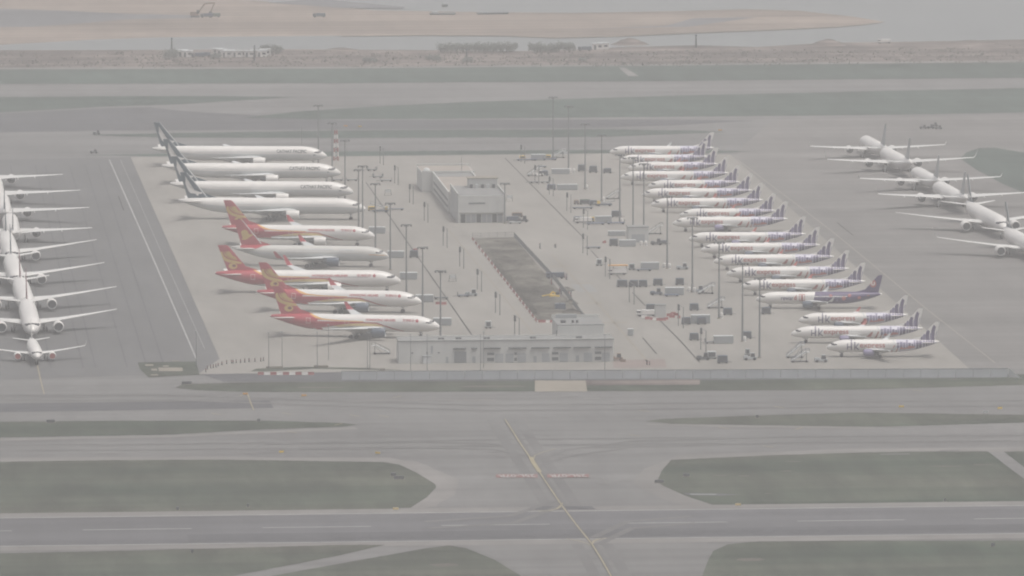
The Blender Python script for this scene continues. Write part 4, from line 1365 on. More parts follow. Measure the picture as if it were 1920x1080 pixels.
# perimeter wall / blast screen along the near edge
xa_, xb_ = G(640, 712).x, G(1889, 707).x
ya_, yb_ = G(640, 713.0).y, G(1889, 708).y
o = empty('perimeter_screen', (xa_, ya_, 0), math.atan2(yb_ - ya_, xb_ - xa_), 'long low blue grey screen wall along the near edge of the apron', 'fence')
Ls = math.hypot(xb_ - xa_, yb_ - ya_)
npan = int(Ls / 5.6)
for k in range(npan):
    m = MB(); x = Ls * k / npan
    m.box(x + .1, x + Ls / npan - .1, 0, .18, 0, 2.85 + .05 * (k % 2), FENCEM); m.build('panel', o)
for k in range(0, npan + 1):
    if k % 3 == 0:
        m = MB(); x = Ls * k / npan; m.box(x - .12, x + .12, -.12, .3, 0, 3.05, MGREY); m.build('post', o)
m = MB(); m.box(0, Ls, -.04, .22, 2.92, 3.04, DGREY); m.build('top_rail', o)
m = MB()
m.add([(Ls + .2, 0, 0), (Ls + .2, 0, 3.2), (Ls + 4.2, -3, 0), (Ls + .2, .3, 0), (Ls + .2, .3, 3.2), (Ls + 4.2, -2.7, 0)], [(0, 1, 2), (5, 4, 3), (0, 3, 4, 1), (1, 4, 5, 2), (2, 5, 3, 0)], LGREY)
m.build('end_panel', o)


# ------------------------------------------------------------------ ground equipment
def shelter(w_=6.2, h=2.45, d=2.45, body=None):
    o = empty('container', (0, 0, 0), 0, '', 'container')
    body = body or MGREY
    m = MB()
    m.box(-w_ / 2, w_ / 2, 0, d, .18, h, body)
    k = int(w_ / .45)
    for i in range(k): m.box(-w_ / 2 + .12 + i * w_ / k, -w_ / 2 + .12 + i * w_ / k + .2, -.05, -.001, .3, h - .15, body)
    m.build('body', o)
    m = MB(); m.box(-w_ / 2 - .05, w_ / 2 + .05, -.08, d + .05, h, h + .12, LGREY); m.build('roof', o)
    m = MB(); m.box(w_ / 2, w_ / 2 + .07, .15, d - .15, .25, h - .1, LGREY); m.box(w_ / 2 + .07, w_ / 2 + .13, d / 2 - .05, d / 2 + .05, .4, h - .3, STEEL); m.build('door', o)
    m = MB(); m.box(-w_ / 2 + .3, w_ / 2 - .3, .2, d - .2, 0, .18, DGREY); m.build('skid', o)
    return o


def wheels4(o, xs, ys, r=.4):
    for x in xs:
        for y in ys:
            m = MB(); m.cone((x, y - .13, r), (x, y + .13, r), r, r, RUBBER, 12); m.build('wheel', o)


def dolly(w_=3.2, h=2.2, d=2.2, body=None, cab=True):
    """loaded cargo dolly: box on a wheeled frame"""
    o = empty('cargo_dolly', (0, 0, 0), 0, '', 'cargo dolly')
    m = MB(); m.box(-w_ / 2 - .15, w_ / 2 + .15, 0, d, .45, .65, DGREY); m.bar((w_ / 2, d / 2, .5), (w_ / 2 + 1.4, d / 2, .35), .12, STEEL); m.build('frame', o)
    m = MB(); m.box(-w_ / 2, w_ / 2, .1, d - .1, .65, .65 + h, body or NAVY, .12)
    bo = m.build('cargo_box', o)
    m = MB(); m.box(-w_ / 2 + .35, w_ / 2 - .35, .07, .105 + .06, .85, .35 + h, DGREY); m.build('curtain', bo)
    wheels4(o, (-w_ / 2 + .4, w_ / 2 - .4), (.25, d - .25), .32)
    return o


def tractor(col=None):
    o = empty('tow_tractor', (0, 0, 0), 0, '', 'tow tractor')
    m = MB(); m.box(-2.2, 2.2, 0, 2.1, .45, 1.15, col or LGREY, .1); m.box(-2.1, -.5, .15, 1.95, 1.15, 1.55, col or LGREY, .12); m.build('body', o)
    m = MB(); m.box(.1, 1.6, .15, 1.95, 1.15, 2.35, GLASS, .18); m.box(.2, 1.5, .25, 1.85, 2.35, 2.5, col or WHITE); m.build('cab', o)
    wheels4(o, (-1.4, 1.4), (.1, 2.0), .5)
    return o


def flatbed(w_=6.0, col=None, rails=True):
    o = empty('flat_trailer', (0, 0, 0), 0, '', 'trailer')
    m = MB(); m.box(-w_ / 2, w_ / 2, 0, 2.3, .55, .8, col or NAVY); m.bar((-w_ / 2, 1.15, .6), (-w_ / 2 - 1.6, 1.15, .4), .14, STEEL); m.build('deck', o)
    if rails:
        m = MB()
        for x in (-w_ / 2 + .1, w_ / 2 - .1): m.box(x - .07, x + .07, .05, 2.25, .8, 1.9, STEEL)
        m.build('end_boards', o)
    wheels4(o, (-w_ / 2 + .7, w_ / 2 - .7), (.15, 2.15), .36)
    return o


def belt(col=None, rise=1):
    o = empty('belt_loader', (0, 0, 0), 0, '', 'belt loader')
    m = MB(); m.box(-3.2, 3.2, 0, 1.9, .5, 1.1, col or NAVY, .06); m.build('chassis', o)
    m = MB(); m.bar((-4.4, .95, 1.2), (4.4, .95, 1.4 + 2.4 * rise), .9, MGREY, .28); m.build('conveyor', o)
    m = MB()
    for x in (-3.5, -1.5, .5, 2.5, 4): m.bar((x, .45, 1.5 + (x + 4.4) * .27 * rise), (x, .45, 2.3 + (x + 4.4) * .27 * rise), .07, STEEL)
    m.bar((-4.2, .45, 2.1), (4.3, .45, 2.2 + 2.4 * rise), .07, STEEL)
    m.build('handrail', o)
    m = MB(); m.box(-2.9, -1.6, .1, 1.0, 1.1, 2.3, YELLOW, .12); m.build('cab', o)
    wheels4(o, (-2.2, 2.2), (.1, 1.8), .42)
    return o


def stairs(h=3.2, col=None):
    o = empty('passenger_stairs', (0, 0, 0), 0, '', 'stairs')
    m = MB()
    n_ = 12
    for k in range(n_): m.box(-2.4 + k * .4, -2.0 + k * .4, .1, 1.6, .5 + h * k / n_, .62 + h * (k + 1) / n_, LGREY)
    m.box(2.4, 3.6, .1, 1.6, h + .35, h + .5, LGREY)
    m.build('steps', o)
    for y in (.05, 1.65):
        m = MB()
        m.bar((-2.4, y, 1.5), (2.4, y, h + 1.5), .08, col or BLUE); m.bar((2.4, y, h + 1.5), (3.6, y, h + 1.5), .08, col or BLUE)
        for x in (-2.4, -.8, .8, 2.4, 3.6): m.bar((x, y, .5 + h * max(0, min(1, (x + 2.4) / 4.8))), (x, y, 1.5 + h * max(0, min(1, (x + 2.4) / 4.8))), .07, col or BLUE)
        m.build('handrail', o)
    m = MB(); m.box(-2.6, 3.2, .1, 1.6, .35, .55, DGREY); m.bar((2.6, .2, .5), (2.6, .2, h + .4), .12, STEEL); m.bar((2.6, 1.5, .5), (2.6, 1.5, h + .4), .12, STEEL); m.bar((.2, .2, .5), (2.6, .2, h + .2), .1, STEEL)
    m.build('frame', o)
    wheels4(o, (-2.0, 2.6), (.2, 1.5), .34)
    return o


def truck(col=None, roof=None):
    o = empty('service_truck', (0, 0, 0), 0, '', 'truck')
    m = MB(); m.box(-3.4, 3.2, .05, 2.15, .55, .8, DGREY); m.build('chassis', o)
    m = MB(); m.box(-3.5, -1.9, 0, 2.2, .8, 2.2, col or WHITE, .12); cb = m.build('cab', o)
    m = MB(); m.box(-3.42, -2.2, -.03, .1, 1.5, 2.0, GLASS); m.box(-3.53, -3.4, .3, 1.9, 1.45, 2.0, GLASS); m.build('window', cb)
    m = MB(); m.box(-1.7, 3.2, 0, 2.2, .8, 2.3, col or TEAL, .05); bd = m.build('load_body', o)
    if roof:
        m = MB(); m.box(-3.6, 3.6, -.1, 2.3, 3.4, 3.75, roof); m.build('canopy_roof', bd)
        m = MB()
        for x in (-1.6, 3.1):
            for y in (.1, 2.1): m.box(x - .06, x + .06, y - .06, y + .06, 2.3, 3.4, STEEL)
        m.build('canopy_posts', bd)
    wheels4(o, (-2.5, 2.2), (.15, 2.05), .5)
    return o


def bollard():
    o = empty('white_tank', (0, 0, 0), 0, '', 'bollard')
    m = MB(); m.lathe((0, 0, 0), (0, 0, 1), [(0, .55), (.1, .58), (1.6, .58), (1.9, .45), (2.0, .1)], WHITE, 14); m.build('barrel', o)
    m = MB(); m.lathe((0, 0, .55), (0, 0, 1), [(0, .59), (.25, .59)], MGREY, 14); m.build('band', o)
    return o


def barrier(col):
    o = empty('plastic_barrier', (0, 0, 0), 0, '', 'barrier')
    m = MB()
    m.add([(-1, -.25, 0), (1, -.25, 0), (1, .25, 0), (-1, .25, 0), (-1, -.12, .45), (1, -.12, .45), (1, .12, .45), (-1, .12, .45), (-.95, -.08, 1.0), (.95, -.08, 1.0), (.95, .08, 1.0), (-.95, .08, 1.0)],
          [(3, 2, 1, 0), (0, 1, 5, 4), (1, 2, 6, 5), (2, 3, 7, 6), (3, 0, 4, 7), (4, 5, 9, 8), (5, 6, 10, 9), (6, 7, 11, 10), (7, 4, 8, 11), (8, 9, 10, 11)], col)
    m.build('shell', o)
    return o


def sign_frame():
    o = empty('sign_frame', (0, 0, 0), 0, '', 'sign')
    m = MB(); m.box(-1.0, 1.0, 0, .12, 1.3, 2.6, LGREY); m.build('panel', o)
    m = MB()
    for x in (-1.1, 1.1): m.bar((x * 1.25, 0, 0), (x, 0, 2.7), .12, STEEL); m.bar((x * 1.25, 1.3, 0), (x, .1, 1.4), .1, STEEL)
    m.bar((-1.4, .0, .1), (1.4, .0, .1), .12, STEEL)
    m.build('frame', o)
    return o


USED = {}


def put(fn, args, px, py, rz, label, group):
    key = (fn.__name__,) + tuple(a.name if hasattr(a, 'name') else a for a in args)
    if key in USED: o = copy_tree(USED[key])
    else: o = USED[key] = fn(*args)
    o.location = G(px, py); o.rotation_euler = (0, 0, R(rz))
    o['label'] = label
    if group: o['group'] = group
    return o


# left stands: one grey container in front of each nose
for px, py, la in ((707, 438.5, 'in front of the farthest red tailed airliner'), (742, 484, 'in front of the jet with the gold bird tail'), (766, 524.5, 'at the nose of the airliner reaching farthest left'),
                   (796, 567, 'at the nose of the second nearest red tailed airliner'), (829, 611, 'at the nose of the nearest red tailed airliner')):
    put(shelter, (6.2, 2.5), px, py, -5, 'grey equipment container with pale roof ' + la, 'grey containers on the left stands')
put(dolly, (3.2, 2.2), 776, 484, -5, 'slate blue loaded dolly right of the container by the gold bird jet', None)
put(barrier, (BARRED,), 779, 471, 20, 'red plastic barrier behind the slate dolly near the gold bird jet', None)
put(barrier, (BARRED,), 742, 474, -5, 'red plastic barrier behind the container near the gold bird jet', None)
put(flatbed, (5.0, DGREY, False), 827, 562, -5, 'low dark trailer right of the second nearest left hand container', None)
put(barrier, (BARRED,), 822, 571, -10, 'red barrier in front of the low dark trailer', None)
put(barrier, (BARRED,), 832, 571.5, 15, 'worn red barrier at the right of the low dark trailer', None)
put(belt, (NAVY, 1), 714, 398, 172, 'blue belt loader with raised conveyor beyond the nose of the fourth green tailed jet', None)
put(flatbed, (8.0, NAVY, False), 738, 395, -4, 'long low blue trailer right of the raised belt loader', None)
put(dolly, (3.0, 1.2, 2.0, YELLOW), 697, 396, -4, 'low yellow loaded dolly at the nose of the fourth green tailed jet', None)
put(flatbed, (4.6, STEEL), 660, 340, -3, 'grey flat trailer with end boards behind the long mast row', None)
put(flatbed, (4.9, STEEL), 724, 341, -3, 'grey flat trailer with end boards near the second left docking board', None)
put(flatbed, (4.2, STEEL), 707, 334, -20, 'small tilted looking trailer left of the end boarded one', None)
put(flatbed, (4.4, STEEL), 633, 340, -3, 'grey flat trailer right by the nose of the second green tailed jet', None)
put(flatbed, (4.0, STEEL), 696, 321, -20, 'pale trailer standing alone beyond the wide headed mast', None)
put(sign_frame, (), 727.5, 367, 0, 'small grey frame sign between the far left docking boards', 'frame signs on the left apron')
put(sign_frame, (), 848.5, 528.5, 0, 'small grey frame sign beside the pit road, left of the docking boards', 'frame signs on the left apron')
put(dolly, (2.2, 2.0, 1.8, LGREY), 916, 616.5, 0, 'small grey cabinet on a frame behind the workshop', None)
put(flatbed, (4.2, NAVY), 869, 557.5, 0, 'dark low trailer with end boards alone on the left apron', None)
put(tractor, (MGREY,), 884, 556, 0, 'small grey tractor at the end of the dark low trailer', None)
put(stairs, (2.6, STEEL), 717, 664, 180, 'small steel step stand left of the workshop', None)
# right stands, from far to near
put(shelter, (6.2, 2.5), 1010, 301, 0, 'grey container with white roof in the farthest right hand group', 'grey containers on the right stands')
put(flatbed, (8.5, BLUE, False), 988, 302, 0, 'long low blue trailer left of the farthest grey container', None)
put(flatbed, (6.0, BLUE), 1031, 301, 0, 'low blue trailer right of the farthest grey container', None)
put(dolly, (2.6, 1.2, 2.0, YELLOW), 980, 300, 0, 'low yellow topped dolly on the far left trailer line', None)
put(dolly, (2.4, 1.2, 2.0, YELLOW), 1028, 299, 0, 'low yellow topped dolly just right of the farthest container', None)
put(sign_frame, (), 1060, 295, 0, 'small frame sign on the far edge of the right stands', None)
put(stairs, (2.6, LGREY), 1045, 297, 0, 'pale stairs at the far edge of the right stands', None)
put(shelter, (7.4, 2.2), 1051, 327, 0, 'grey container in the second right hand group behind a blue cart', 'grey containers on the right stands')
put(dolly, (2.6, 1.6, 2.0, BLUE), 1022, 330, 0, 'blue cart left of the second grey container', None)
put(tractor, (WHITE,), 1010, 331, 0, 'white tow tractor under the second right docking board', None)
put(stairs, (3.2, DGREY), 1000, 331, 0, 'dark stairs beside the white tow tractor', None)
put(flatbed, (3.6, STEEL, False), 1002, 344, 0, 'short flat trailer below the white tow tractor', None)
put(flatbed, (3.6, STEEL, False), 1022, 344, 0, 'short flat trailer right of a docking board in the second group', None)
put(flatbed, (3.6, NAVY, False), 1017, 315, 0, 'low dark trailer behind the blue cart of the second group', None)
for k, (px, py) in enumerate(((1091.5, 322), (1112.5, 324.5), (1139, 325.5))):
    put(dolly, (3.3, 2.3 if k < 2 else 1.5, 2.2, NAVY), px, py, 0, ['slate blue cargo dolly, leftmost of three in the open', 'slate blue cargo dolly, middle of three in the open', 'lower slate blue cargo dolly, rightmost of three in the open'][k], 'slate dollies beyond the masts')
put(shelter, (8.2, 2.3), 1064, 357, 0, 'long grey container in the third right hand group', 'grey containers on the right stands')
put(dolly, (3.4, 1.8, 2.2, BLUE), 1034, 357, 0, 'blue loaded dolly left of the long grey container', None)
put(flatbed, (8.0, NAVY, False), 1093, 392.5, 0, 'long low slate trailer in the fourth right hand group', None)
put(dolly, (4.2, 1.5, 2.2, DKGREEN), 1097, 384, 0, 'dull green loaded dolly in the fourth right hand group', None)
put(dolly, (3.2, 1.5, 2.2, NAVY), 1113, 386, 0, 'slate loaded dolly right of the dull green one', None)
put(belt, (NAVY, .3), 1133, 387, 0, 'slate belt loader at the right of the fourth group', None)
put(dolly, (2.0, 1.2, 2.0, BROWNP), 1081, 384, 0, 'brownish loaded dolly left of the dull green one', None)
put(stairs, (2.8, STEEL), 1148, 374, 0, 'grey stairs behind the fourth group by the masts', None)
put(shelter, (6.2, 2.5), 1132, 418, 0, 'grey container with pale roof in the fifth right hand group', 'grey containers on the right stands')
put(flatbed, (7.0, BLUE, False), 1117, 422, 0, 'long low blue trailer in front of the fifth grey container', None)
put(flatbed, (7.0, BLUE), 1155, 421, 0, 'blue trailer with end boards right of the fifth grey container', None)
put(dolly, (3.4, 1.4, 2.2, NAVY), 1084, 416, 0, 'slate loaded dolly at the left of the fifth group', None)
put(truck, (WHITE,), 1095, 419, 0, 'small white truck beside a docking board in the fifth group', None)
put(dolly, (3.8, 2.0, 2.2, NAVY), 1156, 408, 0, 'raised slate dolly behind the fifth grey container', None)
put(dolly, (2.0, 1.4, 2.0, YELLOW), 1110, 417, 0, 'yellowish dolly left of the fifth grey container', None)
# tall grey block
o = empty('equipment_shed', G(1197, 455), 0, 'tall plain grey equipment shed among the right stands', 'shed')
m = MB(); m.box(-3.9, 3.9, 0, 7, 0, 5.8, WALLG); m.build('wall', o)
m = MB(); m.box(-4.1, 4.1, -.2, 7.2, 5.8, 6.1, ROOFG); m.build('roof', o)
m = MB(); m.box(-2.6, 2.4, -.06, .01, .1, 3.2, MGREY); m.build('door', o)
put(shelter, (6.2, 2.5), 1177, 463, 0, 'grey container with pale roof in front of the tall shed', 'grey containers on the right stands')
put(shelter, (6.6, 1.9), 1157, 443, 0, 'lower grey container left of the tall shed', 'grey containers on the right stands')
put(dolly, (3.2, 2.2, 2.2, NAVY), 1151, 462, 0, 'slate blue dolly left of the container by the tall shed', None)
put(barrier, (BARRED,), 1133, 456, 50, 'red barrier leaning left of the tall shed group', None)
put(tractor, (DGREY,), 1231, 460, 0, 'dark tow tractor right of the tall shed', None)
put(dolly, (2.6, 1.0, 2.0, NAVY), 1244, 459, 0, 'low slate dolly behind the dark tow tractor', None)
put(flatbed, (5.4, NAVY, False), 1113, 467, 0, 'low dark trailer beside a docking board left of the tall shed', None)
put(stairs, (3.0, STEEL), 1226, 440, 0, 'grey stairs standing beyond the dark tow tractor', None)
put(truck, (WHITE, ORANGE), 1159, 516, 0, 'white truck under a flat amber canopy roof', None)
put(shelter, (6.6, 2.6), 1219, 506, 0, 'grey container with pale roof right of the amber roofed truck', 'grey containers on the right stands')
put(flatbed, (5.6, NAVY, False), 1208, 509, 0, 'low slate trailer in front of the container by the amber roofed truck', None)
put(dolly, (2.2, 1.8, 2.0, MGREY), 1185, 507, 0, 'grey dolly between the amber roofed truck and a container', None)
put(dolly, (2.2, 2.0, 1.8, LGREY), 1124, 499, 0, 'small grey cabinet beside the docking board above the amber roofed truck', None)
for k, (px, py, w_) in enumerate(((1167, 539, 3.8), (1189, 539, 3.0), (1206, 539, 3.0), (1234, 536.5, 3.3), (1275, 535.5, 3.0))):
    put(dolly, (w_, 2.0, 2.2, NAVY), px, py, 0, ['leftmost slate cargo dolly in the row of five below the amber roofed truck', 'second slate cargo dolly from the left in the row of five', 'middle slate cargo dolly in the row of five', 'slate cargo dolly standing apart, fourth in the row of five', 'slate cargo dolly at the right end of the row of five beside a mast'][k], 'slate dollies in a row')
put(shelter, (6.6, 2.7), 1265, 554, 0, 'grey container below the row of five slate dollies', 'grey containers on the right stands')
put(flatbed, (5.2, BLUE, False), 1260, 556.5, 0, 'low blue trailer in front of the container below the five dollies', None)
put(tractor, (NAVY,), 1231, 554, 0, 'slate tow tractor left of the container below the five dollies', None)
# fenced grey box with red barriers
o = empty('equipment_shed', G(1239, 599), 0, 'grey box shed ringed by red and white barriers', 'shed')
m = MB(); m.box(-1.8, 1.8, 0, 4, 0, 5.0, WALLG); m.build('wall', o)
m = MB(); m.box(-1.95, 1.95, -.15, 4.1, 5.0, 5.2, ROOFG); m.build('roof', o)
put(dolly, (3.4, 2.4, 2.2, NAVY), 1221, 587, 0, 'slate box dolly behind the barriers by the grey box shed', None)
put(truck, (WHITE,), 1213, 594, 0, 'white truck behind the red and white barriers', None)
for k in range(13):
    px, py = ((1208, 596), (1214, 599), (1219, 598), (1224, 600), (1229, 600.5), (1236, 601.5), (1243, 601.5), (1249, 600), (1255, 593), (1260, 596), (1262, 590), (1268, 592), (1273, 597))[k]
    put(barrier, (WHITE if k in (0, 2, 4) else BARRED,), px, py, (0, 30, 0, 10, -10, 0, 0, 40, 10, 0, 25, -20, 60)[k], 'plastic barrier ringing the grey box shed, ' + (ordinal(k) + ' from the left' if k < 12 else 'rightmost'), 'barriers round the grey box shed')
sl_ = [(1302, 583, 'behind a grey container left of a mast'), (1365, 591.5, 'right of the third nearest mast'), (1437, 590, 'just right of the nearest mast, near the purple tailed jet'), (1287, 609, 'at the left end of a grey container'), (1316, 609, 'in front of a grey container'),
       (1302, 639, 'left of the second nearest docking board'), (1401, 636, 'right of the second nearest mast')]
for px, py, la in sl_: put(dolly, (3.1, 1.9, 2.2, NAVY), px, py, 0, 'dark slate cargo dolly ' + la, 'dark slate dollies on the near right stands')
put(shelter, (6.5, 2.9), 1314, 607, 0, 'grey container with dark dollies in front, near right stands', 'grey containers on the right stands')
put(shelter, (6.5, 2.6), 1357, 645, 0, 'grey container nearest the camera on the right stands', 'grey containers on the right stands')
put(flatbed, (4.0, STEEL), 1333, 645, 0, 'steel trailer with end boards left of the nearest grey container', None)
put(dolly, (3.0, 2.0, 2.2, LGREY), 1335, 674, 0, 'pale grey dolly beside the nearest docking board', None)
put(tractor, (DGREY,), 1319, 676, 0, 'dark tow tractor by the nearest docking board', None)
put(dolly, (3.3, 2.0, 2.4, NAVY), 1355.5, 682, 0, 'dark slate dolly nearest the perimeter screen', None)
put(shelter, (1.8, 2.3, 1.8), 1182.5, 630, 0, 'small grey kiosk alone right of the pit', None)
put(stairs, (4.0, BLUE), 1489, 672, 0, 'pair-standing blue railed stairs, left one at the near right edge', 'passenger stairs at the near right edge')
put(stairs, (3.0, BLUE), 1498, 680, 0, 'lower blue railed stairs, right one at the near right edge', 'passenger stairs at the near right edge')
put(tractor, (MGREY,), 1540, 680, 0, 'small grey tractor right of the blue railed stairs', None)
put(tractor, (MGREY,), 1407, 676, 0, 'small grey tractor left of the nearest mast', None)
put(dolly, (1.6, 1.8, 1.6, MGREY), 1402, 668, 0, 'narrow grey dolly left of the nearest mast', None)
put(stairs, (2.6, BLUE), 1340, 579, 0, 'blue railed stairs behind a grey container right of the pit', None)
put(stairs, (2.6, BLUE), 1322, 552, 0, 'blue railed stairs right of the mast below the five dollies', None)
put(tractor, (MGREY,), 1280, 506, 0, 'small grey tractor right of a mast above the row of five dollies', None)
put(tractor, (MGREY,), 1310, 549, 0, 'small grey tractor beside white tanks near the mast', None)
bl = []
for px, py in ((1069, 324), (1076, 325), (1100, 355), (1131, 378), (1166, 419), (1202, 461), (1211, 461), (1245, 503), (1255, 504), (1292, 548), (1302, 549), (1353, 597), (1396, 641)): bl.append((px, py))
for k, (px, py) in enumerate(bl): put(bollard, (), px, py, 0, 'white round tank at the foot of a right hand mast, ' + place(k, 13), 'white tanks at the mast feet')
# vehicles by the middle building
put(truck, (NAVY,), 958, 417, 0, 'blue truck at the right corner of the middle building', None)
put(flatbed, (5.0, MGREY), 966, 420, 0, 'grey trailer in front of the blue truck at the middle building', None)
put(tractor, (DGREY,), 980, 417, 0, 'dark tractor right of the grey trailer by the middle building', None)
put(sign_frame, (), 955, 378, 0, 'dark frame sign by the right wall of the middle building', None)
put(dolly, (4.2, 1.3, 2.2, BROWNP), 970, 408, 0, 'brown topped dolly right of the middle building', None)

# pit furniture
for k in range(64):
    t = k / 63
    a, b = (884, 447), (1008, 606)
    put(barrier, (BARRED if k % 3 else WHITE,), a[0] + (b[0] - a[0]) * t, a[1] + (b[1] - a[1]) * t, -86, ('red' if k % 3 else 'white') + ' low barrier in the long line along the left edge of the pit', 'barriers along the left edge of the pit')
for k in range(7):
    put(barrier, (BARRED if k not in (2,) else WHITE,), 1013 + k * 7.8, 605, 0, ('red' if k != 2 else 'white') + ' low barrier along the near edge of the pit', 'barriers along the near edge of the pit')
def fence_run(pts, label, h=1.9):
    a = G(*pts[0])
    o = empty('site_fence', a, 0, label, 'fence')
    for p, q in zip(pts, pts[1:]):
        p, q = G(*p) - a, G(*q) - a
        n_ = max(1, int((q - p).length / 3.2))
        for k in range(n_):
            u, v = p + (q - p) * k / n_, p + (q - p) * (k + 1) / n_
            m = MB(); m.bar(u, u + Vector((0, 0, h + .2)), .16, STEEL); m.build('post', o)
            m = MB()
            for z in (.25, h * .5, h): m.bar(u + Vector((0, 0, z)), v + Vector((0, 0, z)), .07, STEEL)
            for j in range(1, 6): m.bar(u.lerp(v, j / 6), u.lerp(v, j / 6) + Vector((0, 0, h)), .05, STEEL)
            m.build('mesh_panel', o)
fence_run([(886, 446.5), (963, 444.5)], 'grey site fence across the far end of the pit')
fence_run([(964, 445), (1042, 529), (1060, 552), (1094, 598)], 'long grey site fence down the right side of the pit')
for k, (px, py, rx, ry, h) in enumerate(((1040, 590, 6, 4, 1.3), (1072, 590, 5, 5, 2.0), (1025, 590, 5, 4, 1.2), (1030, 572, 6, 4, .9), (1070, 570, 3, 3, 1.6), (1062, 545, 3, 3, 1.4), (1045, 560, 4, 3, 1.0))):
    heap('soil_heap', px, py, rx, ry, h, SOIL, 'low heap of dug soil in the pit, ' + ['second at the near end', 'by the near right corner', 'at the near left corner', 'left of the yellow machine', 'beside the dark tank', 'behind the yellow machine', 'just before the yellow machine'][k], 'soil heap', 'soil heaps in the pit', k)
o = empty('yellow_excavator', G(1040, 562), R(8), 'yellow excavator working at the near end of the pit', 'excavator')
m = MB(); m.box(-1.8, 1.8, -1.4, -.8, .1, .8, DGREY, .1); m.box(-1.8, 1.8, .8, 1.4, .1, .8, DGREY, .1); m.build('tracks', o)
m = MB(); m.box(-1.9, 1.6, -1.25, 1.25, .85, 1.9, YELLOW, .12); m.build('body', o)
m = MB(); m.box(.3, 1.5, -1.2, 0, 1.9, 2.9, GLASS, .15); m.build('cab', o)
m = MB(); m.bar((1.4, .3, 1.6), (-.6, .3, 2.9), .4, YELLOW, .5); m.bar((-1.6, .3, 1.9), (-4.6, .3, 1.4), .35, YELLOW, .45); m.bar((-.6, .3, 2.9), (-1.6, .3, 1.9), .35, YELLOW, .45); m.build('arm', o)
m = MB(); m.box(-5.3, -4.4, -.3, .9, .5, 1.3, DGREY, .12); m.build('bucket', o)
o = empty('dark_water_tank', G(1051, 584), 0, 'dark square tank near the right edge of the pit', 'tank')
m = MB(); m.box(-1.9, 1.9, 0, 3, .15, 2.7, NAVY, .1); m.build('shell', o)
m = MB(); m.box(-1.7, 1.7, .1, 2.9, 0, .15, DGREY); m.build('skid', o)
m = MB(); m.cone((0, 1.5, 2.7), (0, 1.5, 3.0), .45, .4, STEEL, 12); m.build('hatch', o)
put(truck, (NAVY,), 1042, 523, 0, 'dark truck by the right hand fence of the pit', None)
for k, (px, py) in enumerate(((1058, 522), (1062, 525), (1041, 465), (1012, 467), (1035, 535), (1049, 549), (1066, 555), (1070, 557), (1052, 553))):
    o = empty('post_stack', G(px, py), R(20 * k), 'short upright stack of stakes near the pit, ' + ['beside the dark truck', 'right of the one by the dark truck', 'alone on the road right of the pit', 'alone beyond the road', 'at the fence below the dark truck', 'in a cluster by the fence, farthest', 'in a cluster by the fence, right', 'in a cluster by the fence, rightmost', 'in a cluster by the fence, middle'][k], 'stakes', 'stakes round the pit')
    m = MB()
    for j in range(5): m.bar((random.uniform(-.5, .5), random.uniform(-.4, .4), 0), (random.uniform(-.4, .4), random.uniform(-.3, .3), random.uniform(1.3, 2.6)), .16, [STEEL, BARRED, NAVY][(j + k) % 3])
    m.build('bundle', o)

# water-filled barriers and bollards on the near left
for k in range(9):
    put(barrier, (BARRED if k % 2 == 0 else WHITE,), 489 + 11.8 * k, 703, 0, 'water filled barrier on the near left kerb, ' + (ordinal(k) + ' from the left' if k < 8 else 'rightmost'), 'water filled barriers on the near left kerb')
def stub():
    o = empty('rubber_bollard', (0, 0, 0), 0, '', 'bollard')
    m = MB(); m.lathe((0, 0, 0), (0, 0, 1), [(0, .4), (.12, .4), (.14, .2), (1.35, .16), (1.4, .05)], DGREY, 10); m.build('post', o)
    m = MB(); m.lathe((0, 0, .8), (0, 0, 1), [(0, .2), (.25, .19)], BARRED, 10); m.build('band', o)
    return o
cp = [(386, 698), (389, 693), (395, 691), (400, 690), (405, 689), (409, 687), (416, 685), (425, 683), (434, 682), (437, 682), (443, 681), (451, 681), (459, 680), (467, 679), (478, 679), (489, 678), (494, 677)]
for k, (px, py) in enumerate(cp): put(stub, (), px, py, 0, 'small dark bollard in the curved row by the green patch, ' + (ordinal(k) + ' from the left' if k < 16 else 'rightmost'), 'bollards in the curved row')
# green patch with pale slabs on the left
patch('lawn_plinth', [(258, 680), (368, 678), (374, 703), (278, 708), (262, 692)], 6, GRASS)
for a, b, c, d in ((297, 690, 342, 696.5), (272, 684, 287, 686.5), (322, 676.8, 336, 678), (305, 686, 316, 688), (283, 692, 294, 695.5), (282, 702.5, 296, 704.5)):
    patch('concrete_slab', [(a, b), (c, b), (c + 1, d), (a + 1, d)], 7, CONCL)
for k, (px0, px1, py) in enumerate(((499, 531, 692), (588, 616, 690), (712, 722, 695.5))):
    g0, g1 = G(px0, py), G(px1, py)
    o = empty('concrete_kerb_block', g0, 0, ['long pale concrete block behind the water filled barriers', 'long pale concrete block by the slim poles', 'short pale concrete block left of the workshop'][k], 'concrete block')
    m = MB(); m.box(0, (g1 - g0).x, 0, .7, 0, .85, CONCL, .06); m.build('block', o)
patch('verge_green', [(470, 697), (480, 692), (560, 688), (690, 690.5), (760, 695), (690, 694), (590, 692), (500, 697)], 6, GRASS)
patch('work_floor', [(1150, 676), (1246, 674), (1250, 689), (1150, 690)], 6, mat('pinkish_concrete', (0.19, 0.15, 0.135), .85, .1, .1))
put(tractor, (BROWNP,), 1156, 677, 0, 'small brown tractor at the right end of the workshop', None)
put(barrier, (BROWNP,), 1168, 679, -20, 'brown barrier right of the workshop end', None)
put(stub, (), 1213, 685, 0, 'dark bollard on the pinkish floor right of the workshop, left one', None)
put(stub, (), 1218, 685, 0, 'dark bollard on the pinkish floor right of the workshop, right one', None)


